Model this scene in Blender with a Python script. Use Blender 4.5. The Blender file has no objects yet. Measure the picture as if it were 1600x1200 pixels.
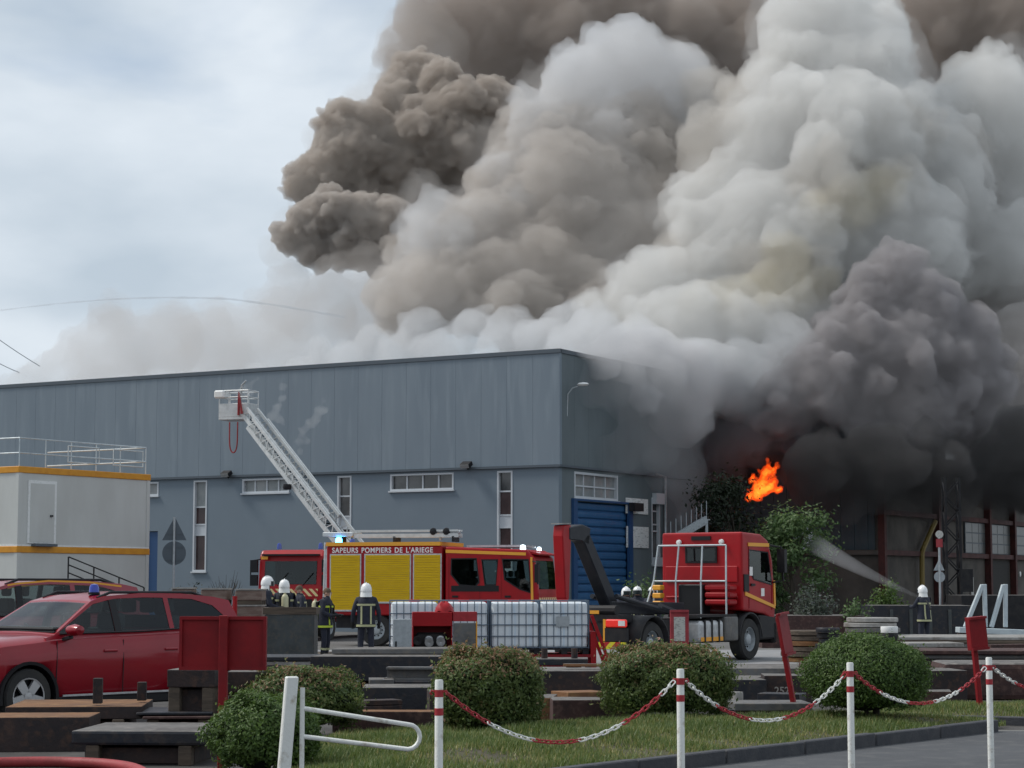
import bpy, bmesh, math, random
import numpy as np
from mathutils import Vector, Matrix
sc = bpy.context.scene
R = math.radians
# ------------------------------------------------------------------ camera
F = 3200.0; H = 1.9; PITCH = math.atan(313 / F)
cam = bpy.data.cameras.new('camera'); cam_o = bpy.data.objects.new('camera', cam); sc.collection.objects.link(cam_o)
cam.sensor_width = 36; cam.lens = 36 * F / 1600; cam.clip_start = .1; cam.clip_end = 6000
cam_o.location = (0, 0, H); cam_o.rotation_euler = (math.pi / 2 + PITCH, 0, 0); sc.camera = cam_o
# ------------------------------------------------------------------ world
SUN_EL, SUN_AZ = 50, 282          # azimuth the light comes from, clockwise from +Y
w = bpy.data.worlds.new('World'); sc.world = w; w.use_nodes = True
nt = w.node_tree; nd = nt.nodes; lk = nt.links; bg = nd['Background']
sky = nd.new('ShaderNodeTexSky'); sky.sky_type = 'NISHITA'; sky.sun_disc = False
sky.sun_elevation = R(SUN_EL); sky.sun_rotation = R(SUN_AZ); sky.air_density = 1.0; sky.dust_density = 1.5
tc = nd.new('ShaderNodeTexCoord')
mp = nd.new('ShaderNodeMapping'); mp.inputs['Scale'].default_value = (1.0, 1.0, 2.4); lk.new(tc.outputs['Generated'], mp.inputs[0])
n1 = nd.new('ShaderNodeTexNoise'); n1.inputs['Scale'].default_value = 3.2; n1.inputs['Detail'].default_value = 5; n1.inputs['Roughness'].default_value = .5; n1.inputs['Distortion'].default_value = .4
mp.inputs['Location'].default_value = (.31, .0, .12)
lk.new(mp.outputs[0], n1.inputs[0])
cr = nd.new('ShaderNodeValToRGB'); cr.color_ramp.elements[0].position = .30; cr.color_ramp.elements[0].color = (.45, .45, .45, 1); cr.color_ramp.elements[1].position = .45; cr.color_ramp.elements[1].color = (.96, .96, .96, 1)
lk.new(n1.outputs[0], cr.inputs[0])
n2 = nd.new('ShaderNodeTexNoise'); n2.inputs['Scale'].default_value = 6.5; n2.inputs['Detail'].default_value = 6; n2.inputs['Roughness'].default_value = .45
lk.new(mp.outputs[0], n2.inputs[0])
cc = nd.new('ShaderNodeValToRGB'); cc.color_ramp.elements[0].position = .35; cc.color_ramp.elements[0].color = (4.5, 5.25, 6.0, 1); cc.color_ramp.elements[1].position = .66; cc.color_ramp.elements[1].color = (6.7, 7.3, 7.9, 1)
lk.new(n2.outputs[0], cc.inputs[0])
mx = nd.new('ShaderNodeMix'); mx.data_type = 'RGBA'
lk.new(cr.outputs[0], mx.inputs[0]); lk.new(sky.outputs[0], mx.inputs[6]); lk.new(cc.outputs[0], mx.inputs[7])
lk.new(mx.outputs[2], bg.inputs[0]); bg.inputs[1].default_value = .1
sun = bpy.data.lights.new('sun', 'SUN'); sun.energy = 2.2; sun.angle = R(14); sun.color = (1, .96, .9)
sun_o = bpy.data.objects.new('sun', sun); sc.collection.objects.link(sun_o)
sun_o.rotation_euler = Vector((-math.sin(R(SUN_AZ)) * math.cos(R(SUN_EL)), -math.cos(R(SUN_AZ)) * math.cos(R(SUN_EL)), -math.sin(R(SUN_EL)))).to_track_quat('-Z', 'Y').to_euler()
vs = sc.view_settings; vs.view_transform = 'Standard'; vs.look = 'None'; vs.exposure = 0.22; vs.gamma = 1
cy = sc.cycles; cy.use_denoising = True; cy.max_bounces = 12; cy.volume_bounces = 5; cy.transparent_max_bounces = 48; cy.diffuse_bounces = 3; cy.glossy_bounces = 3; cy.sample_clamp_indirect = 6
# ------------------------------------------------------------------ helpers
cp, sp = math.cos(PITCH), math.sin(PITCH)
def ray(x, y):
    u = (x - 800) / F; v = (600 - y) / F
    dy = cp - v * sp
    return u / dy, (sp + v * cp) / dy
def at(x, y, Y):
    a, b = ray(x, y); return Vector((a * Y, Y, H + b * Y))
def gnd(x, y, z=0.0):
    a, b = ray(x, y); Y = (z - H) / b; return Vector((a * Y, Y, z))
C = sc.collection
RND = random.Random(7)

class MB:
    def __init__(s): s.v = []; s.f = []; s.m = []; s.sm = []
    def add(s, vs, fs, mi=0, smooth=False):
        b = len(s.v); s.v += [tuple(p) for p in vs]
        for f in fs: s.f.append([b + i for i in f]); s.m.append(mi); s.sm.append(smooth)
        return s
    def box(s, x0, x1, y0, y1, z0, z1, mi=0, M=None):
        P = [Vector(p) for p in ((x0,y0,z0),(x1,y0,z0),(x1,y1,z0),(x0,y1,z0),(x0,y0,z1),(x1,y0,z1),(x1,y1,z1),(x0,y1,z1))]
        if M is not None: P = [M @ p for p in P]
        return s.add(P, [(0,3,2,1),(4,5,6,7),(0,1,5,4),(1,2,6,5),(2,3,7,6),(3,0,4,7)], mi)
    def bar(s, a, b, w, h=None, mi=0, up=(0,0,1)):
        a = Vector(a); b = Vector(b); d = (b - a); L = d.length
        if L < 1e-6: return s
        d /= L; up = Vector(up)
        if abs(d.dot(up)) > .98: up = Vector((1, 0, 0))
        sx = d.cross(up).normalized(); u = sx.cross(d); h = h or w
        P = [e + sx * i * w / 2 + u * j * h / 2 for e in (a, b) for i, j in ((-1,-1),(1,-1),(1,1),(-1,1))]
        return s.add(P, [(0,1,2,3),(7,6,5,4),(0,4,5,1),(1,5,6,2),(2,6,7,3),(3,7,4,0)], mi)
    def tube(s, path, r, n=8, mi=0, cap=True, smooth=True):
        path = [Vector(p) for p in path]; k = len(path); rs = r if isinstance(r, (list, tuple)) else [r] * k
        vs = []; ref = None
        for i, p in enumerate(path):
            d = (path[min(i+1, k-1)] - path[max(i-1, 0)]).normalized()
            if ref is None: ref = d.orthogonal().normalized()
            ref = (ref - d * ref.dot(d)).normalized(); b = d.cross(ref)
            vs += [p + (ref * math.cos(2*math.pi*j/n) + b * math.sin(2*math.pi*j/n)) * rs[i] for j in range(n)]
        fs = [(i*n+j, i*n+(j+1) % n, (i+1)*n+(j+1) % n, (i+1)*n+j) for i in range(k-1) for j in range(n)]
        s.add(vs, fs, mi, smooth)
        if cap:
            s.add(vs[:n], [tuple(range(n))[::-1]], mi); s.add(vs[-n:], [tuple(range(n))], mi)
        return s
    def cyl(s, a, b, r, n=12, mi=0, r2=None): return s.tube([a, b], [r, r if r2 is None else r2], n, mi)
    def lathe(s, prof, n=24, M=None, mi=0, smooth=True):     # prof: (r, z) about local z
        vs = []
        for r, z in prof:
            for j in range(n):
                p = Vector((r*math.cos(2*math.pi*j/n), r*math.sin(2*math.pi*j/n), z)); vs.append(M @ p if M is not None else p)
        k = len(prof)
        s.add(vs, [(i*n+j, i*n+(j+1) % n, (i+1)*n+(j+1) % n, (i+1)*n+j) for i in range(k-1) for j in range(n)], mi, smooth)
        return s
    def prism(s, poly, y0, y1, mi=0, M=None, axis='y'):      # poly in (x, z) extruded along y
        n = len(poly)
        if axis == 'y': P = [Vector((x, y0, z)) for x, z in poly] + [Vector((x, y1, z)) for x, z in poly]
        elif axis == 'x': P = [Vector((y0, x, z)) for x, z in poly] + [Vector((y1, x, z)) for x, z in poly]
        else: P = [Vector((x, z, y0)) for x, z in poly] + [Vector((x, z, y1)) for x, z in poly]
        if M is not None: P = [M @ p for p in P]
        return s.add(P, [tuple(range(n)), tuple(range(2*n-1, n-1, -1))] + [(i, n+i, n+(i+1) % n, (i+1) % n) for i in range(n)], mi)
    def grid(s, rows, mi=0, smooth=True):                    # rows of points
        n = len(rows[0]); vs = [p for r in rows for p in r]
        return s.add(vs, [(i*n+j, i*n+j+1, (i+1)*n+j+1, (i+1)*n+j) for i in range(len(rows)-1) for j in range(n-1)], mi, smooth)
    def mesh(s, name, mats, bevel=0, seg=1, weld=0):
        me = bpy.data.meshes.new(name); me.from_pydata(s.v, [], s.f)
        mats = mats if isinstance(mats, (list, tuple)) else [mats]
        for m in mats: me.materials.append(m)
        me.polygons.foreach_set('material_index', s.m); me.polygons.foreach_set('use_smooth', s.sm)
        bm = bmesh.new(); bm.from_mesh(me)
        if weld: bmesh.ops.remove_doubles(bm, verts=bm.verts, dist=weld)
        bmesh.ops.recalc_face_normals(bm, faces=bm.faces)
        if bevel:
            ed = [e for e in bm.edges if len(e.link_faces) == 2 and e.calc_face_angle(0) > .6]
            bmesh.ops.bevel(bm, geom=ed, offset=bevel, segments=seg, affect='EDGES', profile=.6, clamp_overlap=True)
        for e in bm.edges:
            if len(e.link_faces) == 2 and e.calc_face_angle(0) > .62: e.smooth = False
        bm.to_mesh(me); bm.free(); me.update()
        return me
    def build(s, name, mats, parent=None, bevel=0, seg=1, weld=0):
        return link(name, s.mesh(name, mats, bevel, seg, weld), parent)
def link(name, me, parent=None):
    o = bpy.data.objects.new(name, me); C.objects.link(o)
    if parent is not None: o.parent = parent
    return o
def tag(o, label=None, cat=None, group=None, kind=None):
    if label: o['label'] = label
    if cat: o['category'] = cat
    if group: o['group'] = group
    if kind: o['kind'] = kind
    return o
def thing(name, label, cat, loc=(0, 0, 0), rz=0, group=None):
    o = bpy.data.objects.new(name, None); C.objects.link(o); o.empty_display_size = .2
    o.location = loc; o.rotation_euler = (0, 0, rz)
    return tag(o, label, cat, group)
def place(o, loc, rz=0): o.location = loc; o.rotation_euler = (0, 0, rz); return o
def copy_tree(o, parent=None):
    c = o.copy(); C.objects.link(c); c.parent = parent
    for ch in [x for x in C.objects if x.parent == o]: copy_tree(ch, c)
    return c
# ------------------------------------------------------------------ materials
def mat(name, col, rough=.6, metal=0, col2=None, scale=3, detail=5, lo=.4, hi=.65, bump=0, bscale=None, coat=0, stretch=(1, 1, 1), emit=None, estr=0, col3=None, spec=.5, glob=False):
    m = bpy.data.materials.new(name); m.use_nodes = True; t = m.node_tree; b = t.nodes['Principled BSDF']; L = t.links.new
    b.inputs['Base Color'].default_value = (*col, 1); b.inputs['Roughness'].default_value = rough; b.inputs['Metallic'].default_value = metal
    b.inputs['Coat Weight'].default_value = coat; b.inputs['Coat Roughness'].default_value = .08; b.inputs['Specular IOR Level'].default_value = spec
    if emit: b.inputs['Emission Color'].default_value = (*emit, 1); b.inputs['Emission Strength'].default_value = estr
    if col2 is not None or bump:
        tc = t.nodes.new('ShaderNodeNewGeometry' if glob else 'ShaderNodeTexCoord'); mp = t.nodes.new('ShaderNodeMapping'); mp.inputs['Scale'].default_value = stretch
        L(tc.outputs['Position' if glob else 'Object'], mp.inputs[0])
    if col2 is not None:
        n = t.nodes.new('ShaderNodeTexNoise'); n.inputs['Scale'].default_value = scale; n.inputs['Detail'].default_value = detail; n.inputs['Roughness'].default_value = .6
        L(mp.outputs[0], n.inputs[0])
        r = t.nodes.new('ShaderNodeValToRGB'); r.color_ramp.elements[0].position = lo; r.color_ramp.elements[0].color = (*col, 1); r.color_ramp.elements[1].position = hi; r.color_ramp.elements[1].color = (*col2, 1)
        L(n.outputs[0], r.inputs[0]); out = r.outputs[0]
        if col3 is not None:
            n3 = t.nodes.new('ShaderNodeTexNoise'); n3.inputs['Scale'].default_value = scale * 4.3; n3.inputs['Detail'].default_value = 4; L(mp.outputs[0], n3.inputs[0])
            r3 = t.nodes.new('ShaderNodeValToRGB'); r3.color_ramp.elements[0].position = .5; r3.color_ramp.elements[1].position = .7; L(n3.outputs[0], r3.inputs[0])
            mx = t.nodes.new('ShaderNodeMix'); mx.data_type = 'RGBA'; L(r3.outputs[0], mx.inputs[0]); L(out, mx.inputs[6]); mx.inputs[7].default_value = (*col3, 1); out = mx.outputs[2]
        L(out, b.inputs['Base Color'])
        mr = t.nodes.new('ShaderNodeMapRange'); mr.inputs[3].default_value = max(0, rough - .1); mr.inputs[4].default_value = min(1, rough + .12); L(n.outputs[0], mr.inputs[0]); L(mr.outputs[0], b.inputs['Roughness'])
    if bump:
        n = t.nodes.new('ShaderNodeTexNoise'); n.inputs['Scale'].default_value = bscale or scale * 6; n.inputs['Detail'].default_value = 4; L(mp.outputs[0], n.inputs[0])
        bp = t.nodes.new('ShaderNodeBump'); bp.inputs['Strength'].default_value = bump; bp.inputs['Distance'].default_value = .02; L(n.outputs[0], bp.inputs['Height']); L(bp.outputs[0], b.inputs['Normal'])
    return m
M = {}
M['red'] = mat('fire_red', (.36, .004, .009), .42, col2=(.29, .004, .008), scale=1.5, spec=.3, coat=.08)
M['red_dk'] = mat('red_dull', (.24, .006, .010), .55, col2=(.17, .006, .010), scale=2.5, bump=.1, spec=.3)
M['pink_red'] = mat('faded_red', (.40, .045, .055), .6, col2=(.30, .03, .04), scale=6)
M['suv'] = mat('car_paint', (.27, .003, .013), .36, metal=.1, col2=(.24, .003, .012), scale=2, coat=.55, spec=.3)
M['suv2'] = mat('van_paint', (.27, .012, .03), .4, col2=(.22, .01, .025), scale=2, coat=.5)
M['yellow'] = mat('shutter_yellow', (.62, .39, .002), .5, col2=(.55, .34, .002), scale=2, stretch=(1, 1, 6), spec=.3)
M['stripe'] = mat('reflective_yellow', (.80, .36, .03), .45)
M['lime'] = mat('reflective_lime', (.50, .62, .05), .5)
M['white'] = mat('white_paint', (.72, .73, .72), .5, col2=(.58, .59, .57), scale=9, lo=.5, hi=.75, bump=.05)
M['post'] = mat('post_white', (.74, .74, .70), .5, col2=(.40, .35, .28), scale=11, lo=.54, hi=.72, bump=.15, bscale=60)
M['band'] = mat('post_red', (.40, .02, .03), .5, col2=(.30, .015, .02), scale=14)
M['helmet'] = mat('helmet_white', (.80, .80, .79), .25, coat=.5)
M['black'] = mat('black_plastic', (.010, .010, .012), .5, spec=.3)
M['tyre'] = mat('tyre', (.022, .022, .023), .85, col2=(.04, .038, .035), scale=6)
M['chassis'] = mat('chassis', (.012, .012, .015), .6, col2=(.028, .026, .026), scale=4, spec=.3)
M['arm'] = mat('arm_grey', (.018, .021, .028), .5, col2=(.032, .034, .040), scale=4, spec=.3)
M['alu'] = mat('aluminium', (.55, .56, .57), .4, metal=.6, col2=(.42, .43, .44), scale=8)
M['alu_w'] = mat('pale_aluminium', (.62, .64, .64), .45, metal=.25, col2=(.50, .52, .52), scale=5)
M['galv'] = mat('galvanised', (.42, .45, .47), .5, metal=.3, col2=(.34, .37, .39), scale=12)
M['galv_l'] = mat('galvanised_light', (.50, .56, .58), .5, metal=.1, col2=(.42, .47, .5), scale=5)
M['rim'] = mat('wheel_rim', (.55, .55, .56), .35, metal=.7)
M['glass'] = mat('dark_glass', (.012, .020, .022), .05, spec=.4, col2=(.035, .05, .052), scale=1.3, detail=3, lo=.45, hi=.7, bump=.04, bscale=1.5)
M['screen'] = mat('windscreen_glass', (.030, .040, .044), .05, spec=.8, coat=.6, bump=.03, bscale=1.2)
def clear_glass(name, tint, bump=.03):
    m = bpy.data.materials.new(name); m.use_nodes = True; t = m.node_tree; t.nodes.clear(); L = t.links.new; ou = t.nodes.new('ShaderNodeOutputMaterial')
    tr = t.nodes.new('ShaderNodeBsdfTransparent'); tr.inputs[0].default_value = (*tint, 1); gl = t.nodes.new('ShaderNodeBsdfGlossy'); gl.inputs['Roughness'].default_value = .03; fr = t.nodes.new('ShaderNodeFresnel'); fr.inputs[0].default_value = 1.55; ge = t.nodes.new('ShaderNodeNewGeometry'); mr = t.nodes.new('ShaderNodeMapRange'); mr.inputs[3].default_value = 1.55; mr.inputs[4].default_value = 1 / 1.55; L(ge.outputs['Backfacing'], mr.inputs[0]); L(mr.outputs[0], fr.inputs[0])
    tc = t.nodes.new('ShaderNodeTexCoord'); n = t.nodes.new('ShaderNodeTexNoise'); n.inputs['Scale'].default_value = 1.6; bp = t.nodes.new('ShaderNodeBump'); bp.inputs['Strength'].default_value = bump; bp.inputs['Distance'].default_value = .02
    L(tc.outputs['Object'], n.inputs[0]); L(n.outputs[0], bp.inputs['Height']); L(bp.outputs[0], gl.inputs['Normal']); mx = t.nodes.new('ShaderNodeMixShader'); L(fr.outputs[0], mx.inputs[0]); L(tr.outputs[0], mx.inputs[1]); L(gl.outputs[0], mx.inputs[2]); L(mx.outputs[0], ou.inputs[0]); return m
M['clear'] = clear_glass('tinted_car_glass', (.50, .58, .57)); M['cabin_dark'] = mat('cab_interior', (.020, .021, .023), .8); M['seat_cloth'] = mat('seat_cloth', (.045, .047, .052), .9)
M['glass_b'] = mat('building_glass', (.030, .032, .034), .1, spec=.8, col2=(.10, .10, .10), scale=.9, detail=2)
M['glass_p'] = mat('blind_glass', (.20, .22, .225), .3, col2=(.28, .29, .29), scale=1.5, detail=2)
M['glass_br'] = mat('brown_glass', (.045, .026, .026), .2, col2=(.075, .045, .045), scale=1.2, detail=2)
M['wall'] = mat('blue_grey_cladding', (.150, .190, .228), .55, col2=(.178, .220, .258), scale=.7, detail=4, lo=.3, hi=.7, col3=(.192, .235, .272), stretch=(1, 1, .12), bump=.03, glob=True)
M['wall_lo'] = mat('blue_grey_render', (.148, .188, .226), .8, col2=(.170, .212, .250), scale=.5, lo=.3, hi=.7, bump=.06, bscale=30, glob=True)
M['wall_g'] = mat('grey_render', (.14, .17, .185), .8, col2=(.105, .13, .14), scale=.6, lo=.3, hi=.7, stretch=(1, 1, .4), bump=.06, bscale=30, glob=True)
M['flash'] = mat('flashing', (.075, .095, .115), .5)
M['wframe'] = mat('window_frame', (.52, .55, .58), .5)
M['blue'] = mat('roller_blue', (.018, .085, .20), .5, col2=(.025, .105, .24), scale=2)
M['blue_d'] = mat('door_frame_blue', (.014, .06, .16), .5)
M['cabin'] = mat('cabin_white', (.52, .53, .51), .55, col2=(.47, .475, .455), scale=.8, stretch=(1, 1, .4))
M['orange'] = mat('orange_trim', (.62, .27, .012), .5, col2=(.54, .22, .01), scale=3)
M['rust'] = mat('rusty_steel', (.034, .020, .018), .75, .0, col2=(.018, .014, .016), scale=2.2, col3=(.065, .034, .024), bump=.3, bscale=25)
M['rust_o'] = mat('orange_rust', (.19, .085, .030), .85, col2=(.10, .050, .028), scale=1.2, col3=(.24, .125, .05), bump=.3, bscale=25)
M['rust_r'] = mat('red_rust', (.062, .028, .024), .8, col2=(.036, .02, .019), scale=2.5, col3=(.10, .055, .045), bump=.3, bscale=25)
M['steel_b'] = mat('blued_steel', (.013, .016, .024), .45, .2, col2=(.022, .022, .026), scale=2, col3=(.042, .034, .032), bump=.2, bscale=20)
M['steel_g'] = mat('grey_steel', (.14, .14, .14), .5, .2, col2=(.09, .085, .08), scale=2.5, col3=(.17, .15, .13), bump=.15)
M['steel_l'] = mat('light_steel', (.34, .33, .31), .45, .2, col2=(.22, .20, .18), scale=2.5, col3=(.40, .38, .36))
M['bin'] = mat('dark_green_grey', (.055, .065, .068), .6, col2=(.04, .046, .048), scale=3, col3=(.08, .075, .065))
M['wood'] = mat('weathered_wood', (.11, .082, .06), .85, col2=(.065, .05, .038), scale=5, stretch=(.4, 4, 4), bump=.3)
M['brownwrap'] = mat('brown_wrap', (.15, .095, .075), .6, col2=(.22, .16, .13), scale=4, stretch=(1, 1, 3))
M['paper'] = mat('paper', (.55, .54, .5), .7, col2=(.35, .34, .32), scale=22, lo=.52, hi=.6, stretch=(1, 1, 2.5))
M['board'] = mat('board_white', (.72, .73, .72), .6, col2=(.40, .41, .41), scale=9, lo=.55, hi=.62, stretch=(.6, .6, 3))
M['ibc'] = mat('ibc_plastic', (.78, .83, .86), .45, col2=(.45, .62, .80), scale=2.2, lo=.5, hi=.75, stretch=(6, 6, .3))
M['cage'] = mat('cage_steel', (.11, .15, .20), .5, .2)
M['skin'] = mat('skin', (.42, .24, .17), .6)
M['hair'] = mat('hair', (.10, .065, .04), .8)
M['navy'] = mat('navy_cloth', (.012, .015, .028), .85, col2=(.022, .025, .04), scale=12, bump=.3, bscale=18)
M['reflect'] = mat('grey_lime_band', (.42, .42, .24), .5)
M['tank'] = mat('air_tank', (.50, .47, .30), .45)
M['boot'] = mat('boot', (.015, .014, .013), .6)
M['bluelamp'] = mat('blue_lamp', (.008, .025, .26), .15, emit=(.02, .07, .8), estr=.08, coat=.6)
M['dust'] = mat('dusty_top', (.13, .122, .115), .8, col2=(.07, .062, .058), scale=1.6, col3=(.20, .18, .165), bump=.2)
M['bluelamp_on'] = mat('blue_lamp_lit', (.05, .2, .7), .2, emit=(.05, .35, 1.0), estr=14.0)
M['bluelamp_off'] = mat('blue_lamp_off', (.015, .05, .34), .15, coat=1)
M['whitelamp_on'] = mat('white_lamp_lit', (.6, .7, .8), .2, emit=(.75, .9, 1.0), estr=4.0)
M['taillight'] = mat('tail_light_lit', (.5, .02, .02), .3, emit=(1, .04, .02), estr=.3)
M['amber'] = mat('amber_lens', (.6, .25, .02), .3)
M['hose'] = mat('red_hose', (.33, .035, .04), .6, col2=(.25, .03, .03), scale=5, bump=.2)
M['lamp_w'] = mat('lamp_head', (.78, .78, .76), .4)
M['factory'] = mat('factory_panel', (.115, .10, .085), .8, col2=(.07, .062, .055), scale=.8, bump=.1, glob=True)
M['fac_glass'] = mat('factory_glass', (.06, .066, .064), .3, col2=(.13, .13, .12), scale=1.4)
M['fac_dark'] = mat('factory_opening_shade', (.03, .028, .026), .8)
M['corr'] = mat('corrugated_blue', (.045, .07, .085), .6, col2=(.065, .085, .095), scale=1.5)
M['redsteel'] = mat('oxide_red_steel', (.085, .020, .016), .7, col2=(.055, .016, .014), scale=3)
M['pipe'] = mat('yellow_pipe', (.24, .17, .04), .6)
M['concrete'] = mat('kerb_concrete', (.045, .047, .055), .85, col2=(.07, .07, .075), scale=6, bump=.3)
M['plate'] = mat('plate_white', (.6, .6, .56), .5)
M['lettering'] = mat('white_lettering', (.82, .80, .78), .5)
M['chalk'] = mat('chalk', (.33, .30, .27), .9)
M['water'] = mat('white_water', (.85, .87, .90), .6)

def striped(name, a, b, width, skew=1.0):
    m = bpy.data.materials.new(name); m.use_nodes = True; t = m.node_tree; bs = t.nodes['Principled BSDF']; L = t.links.new
    tc = t.nodes.new('ShaderNodeTexCoord'); sx = t.nodes.new('ShaderNodeSeparateXYZ'); L(tc.outputs['Object'], sx.inputs[0])
    def mth(op, x, y):
        n = t.nodes.new('ShaderNodeMath'); n.operation = op
        for i, k in enumerate((x, y)):
            if isinstance(k, (int, float)): n.inputs[i].default_value = k
            else: L(k, n.inputs[i])
        return n.outputs[0]
    s = mth('ADD', sx.outputs[0], sx.outputs[1]); s = mth('ADD', s, mth('MULTIPLY', sx.outputs[2], skew)); s = mth('FRACT', mth('DIVIDE', s, width), 0); g = mth('GREATER_THAN', s, .5)
    mx = t.nodes.new('ShaderNodeMix'); mx.data_type = 'RGBA'; L(g, mx.inputs[0]); mx.inputs[6].default_value = (*a, 1); mx.inputs[7].default_value = (*b, 1); L(mx.outputs[2], bs.inputs['Base Color']); bs.inputs['Roughness'].default_value = .45
    return m
M['chevron'] = striped('red_yellow_chevron', (.62, .55, .02), (.40, .015, .015), .3)
M['chevron_w'] = striped('red_white_chevron', (.75, .62, .30), (.40, .015, .015), .24)

def leaf_mat(name, c0, c1, c2):
    m = bpy.data.materials.new(name); m.use_nodes = True; t = m.node_tree; L = t.links.new; b = t.nodes['Principled BSDF']
    a = t.nodes.new('ShaderNodeAttribute'); a.attribute_name = 'tint'
    r = t.nodes.new('ShaderNodeValToRGB'); r.color_ramp.elements[0].color = (*c0, 1); r.color_ramp.elements[0].position = 0; r.color_ramp.elements[1].color = (*c2, 1); r.color_ramp.elements[1].position = 1
    e = r.color_ramp.elements.new(.6); e.color = (*c1, 1)
    L(a.outputs['Fac'], r.inputs[0]); L(r.outputs[0], b.inputs['Base Color']); b.inputs['Roughness'].default_value = .55
    tr = t.nodes.new('ShaderNodeBsdfTranslucent'); L(r.outputs[0], tr.inputs[0]); ms = t.nodes.new('ShaderNodeMixShader'); ms.inputs[0].default_value = .38
    L(b.outputs[0], ms.inputs[1]); L(tr.outputs[0], ms.inputs[2]); L(ms.outputs[0], t.nodes['Material Output'].inputs[0])
    return m
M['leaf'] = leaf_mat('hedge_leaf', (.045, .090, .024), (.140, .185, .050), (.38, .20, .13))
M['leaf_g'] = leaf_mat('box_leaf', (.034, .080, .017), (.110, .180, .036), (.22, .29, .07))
M['leaf_t'] = leaf_mat('tree_leaf', (.05, .10, .034), (.11, .18, .06), (.22, .28, .10))
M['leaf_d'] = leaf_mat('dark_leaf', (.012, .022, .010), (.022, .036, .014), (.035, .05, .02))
M['leaf_s'] = leaf_mat('sage_leaf', (.05, .07, .05), (.10, .12, .09), (.20, .18, .28))
M['grass'] = leaf_mat('grass_blade', (.070, .125, .028), (.150, .200, .055), (.36, .31, .12))
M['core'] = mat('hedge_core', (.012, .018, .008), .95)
M['bark'] = mat('bark', (.05, .04, .03), .9)

def instance_part(name, me, parent, loc, rot=(0, 0, 0)):
    o = link(name, me, parent); o.location = loc; o.rotation_euler = rot; return o

# ------------------------------------------------------------------ ground
def ground_mat(name, c0, c1, c2, sc1, bump=.4):
    return mat(name, c0, .85, col2=c1, scale=sc1, lo=.3, hi=.7, col3=c2, bump=bump, bscale=18, glob=True)
M['yard'] = ground_mat('yard_concrete', (.135, .13, .125), (.09, .087, .085), (.17, .165, .155), .35)
M['asphalt'] = ground_mat('asphalt', (.070, .072, .078), (.055, .057, .062), (.09, .09, .092), .8)
M['lane'] = ground_mat('lane_concrete', (.26, .26, .265), (.21, .21, .215), (.30, .30, .30), .3, .2)
M['soil'] = ground_mat('soil', (.05, .04, .025), (.07, .07, .025), (.09, .075, .045), 1.2, .6)
b = MB(); b.box(-1500, 1500, -60, 2500, -.5, 0); tag(b.build('ground', M['yard']), kind='structure')
b = MB(); b.add([(-8, 4, .004), (40, 4, .004), (40, 26.9, .004), (6.3, 26.9, .004), (1.82, 21.6, .004), (-1.6, 17.6, .004), (-8, 13, .004)], [(0,1,2,3,4,5,6)]); tag(b.build('asphalt_path', M['asphalt']), kind='structure')
b = MB(); b.add([(-30, 46.5, .004), (45, 46.5, .004), (45, 60, .004), (-30, 60, .004)], [(0,1,2,3)]); tag(b.build('yard_lane', M['lane']), kind='structure')
b = MB(); b.add([(-40, 15, .002), (-8, 13, .0025), (-1.6, 17.6, .0025), (6.3, 27.2, .0025), (45, 27.2, .0025), (45, 46.4, .0025), (-40, 46.4, .0025)], [(0,1,2,3,4,5,6)]); tag(b.build('yard_dirt', ground_mat('oily_yard', (.060, .054, .050), (.040, .036, .034), (.095, .088, .08), .5)), kind='structure')
# kerb stones
KA, KB = Vector((-2.8, 16.1, 0)), Vector((6.25, 26.85, 0)); kd = (KB - KA).normalized(); kL = (KB - KA).length
kerb = tag(bpy.data.objects.new('kerb', None), kind='structure'); C.objects.link(kerb)
n = 9
for i in range(n):
    a = KA + kd * (kL * i / n + .012); c = KA + kd * (kL * (i + 1) / n - .012)
    b = MB(); b.bar(a + Vector((0, 0, .065 + RND.uniform(-.008, .008))), c + Vector((0, 0, .065 + RND.uniform(-.008, .008))), .14, .17); b.build('kerb_stone', M['concrete'], kerb, bevel=.012)
k2 = [(4.55, 28.9), (6.0, 28.3), (7.5, 27.7), (9.2, 27.1)]
for (x0, y0), (x1, y1) in zip(k2, k2[1:]):
    b = MB(); b.bar((x0 + .01, y0, .05), (x1 - .01, y1, .05), .13, .14); b.build('kerb_stone', M['concrete'], kerb, bevel=.012)
# grass island: gentle mound + blades
poly = [(-1.95, 17.3), (1.72, 21.65), (6.1, 26.85), (6.6, 27.6), (4.7, 28.6), (3.3, 28.2), (1.0, 27.2), (-.6, 26.2), (-2.2, 25.2), (-2.5, 22)]
def inside(x, y, P):
    c = False
    for (x0, y0), (x1, y1) in zip(P, P[1:] + P[:1]):
        if (y0 > y) != (y1 > y) and x < (x1 - x0) * (y - y0) / (y1 - y0) + x0: c = not c
    return c
def edge_d(x, y, P):
    m = 9
    for (x0, y0), (x1, y1) in zip(P, P[1:] + P[:1]):
        t = max(0, min(1, ((x - x0) * (x1 - x0) + (y - y0) * (y1 - y0)) / ((x1 - x0) ** 2 + (y1 - y0) ** 2)))
        m = min(m, math.hypot(x - x0 - t * (x1 - x0), y - y0 - t * (y1 - y0)))
    return m
def mound_h(x, y, P=poly, base=.09):
    d = min(1, edge_d(x, y, P) / 1.4) if inside(x, y, P) else 0
    return base * min(1, d * 6 + .4) + .10 * d + .025 * math.sin(x * 2.1 + y * 1.3) * d + .02 * math.sin(x * 4.3 - y * 3.1) * d
poly2 = [(4.7, 29.1), (6.0, 28.45), (9.2, 27.25), (9.6, 31), (6.2, 32.2)]
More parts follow.
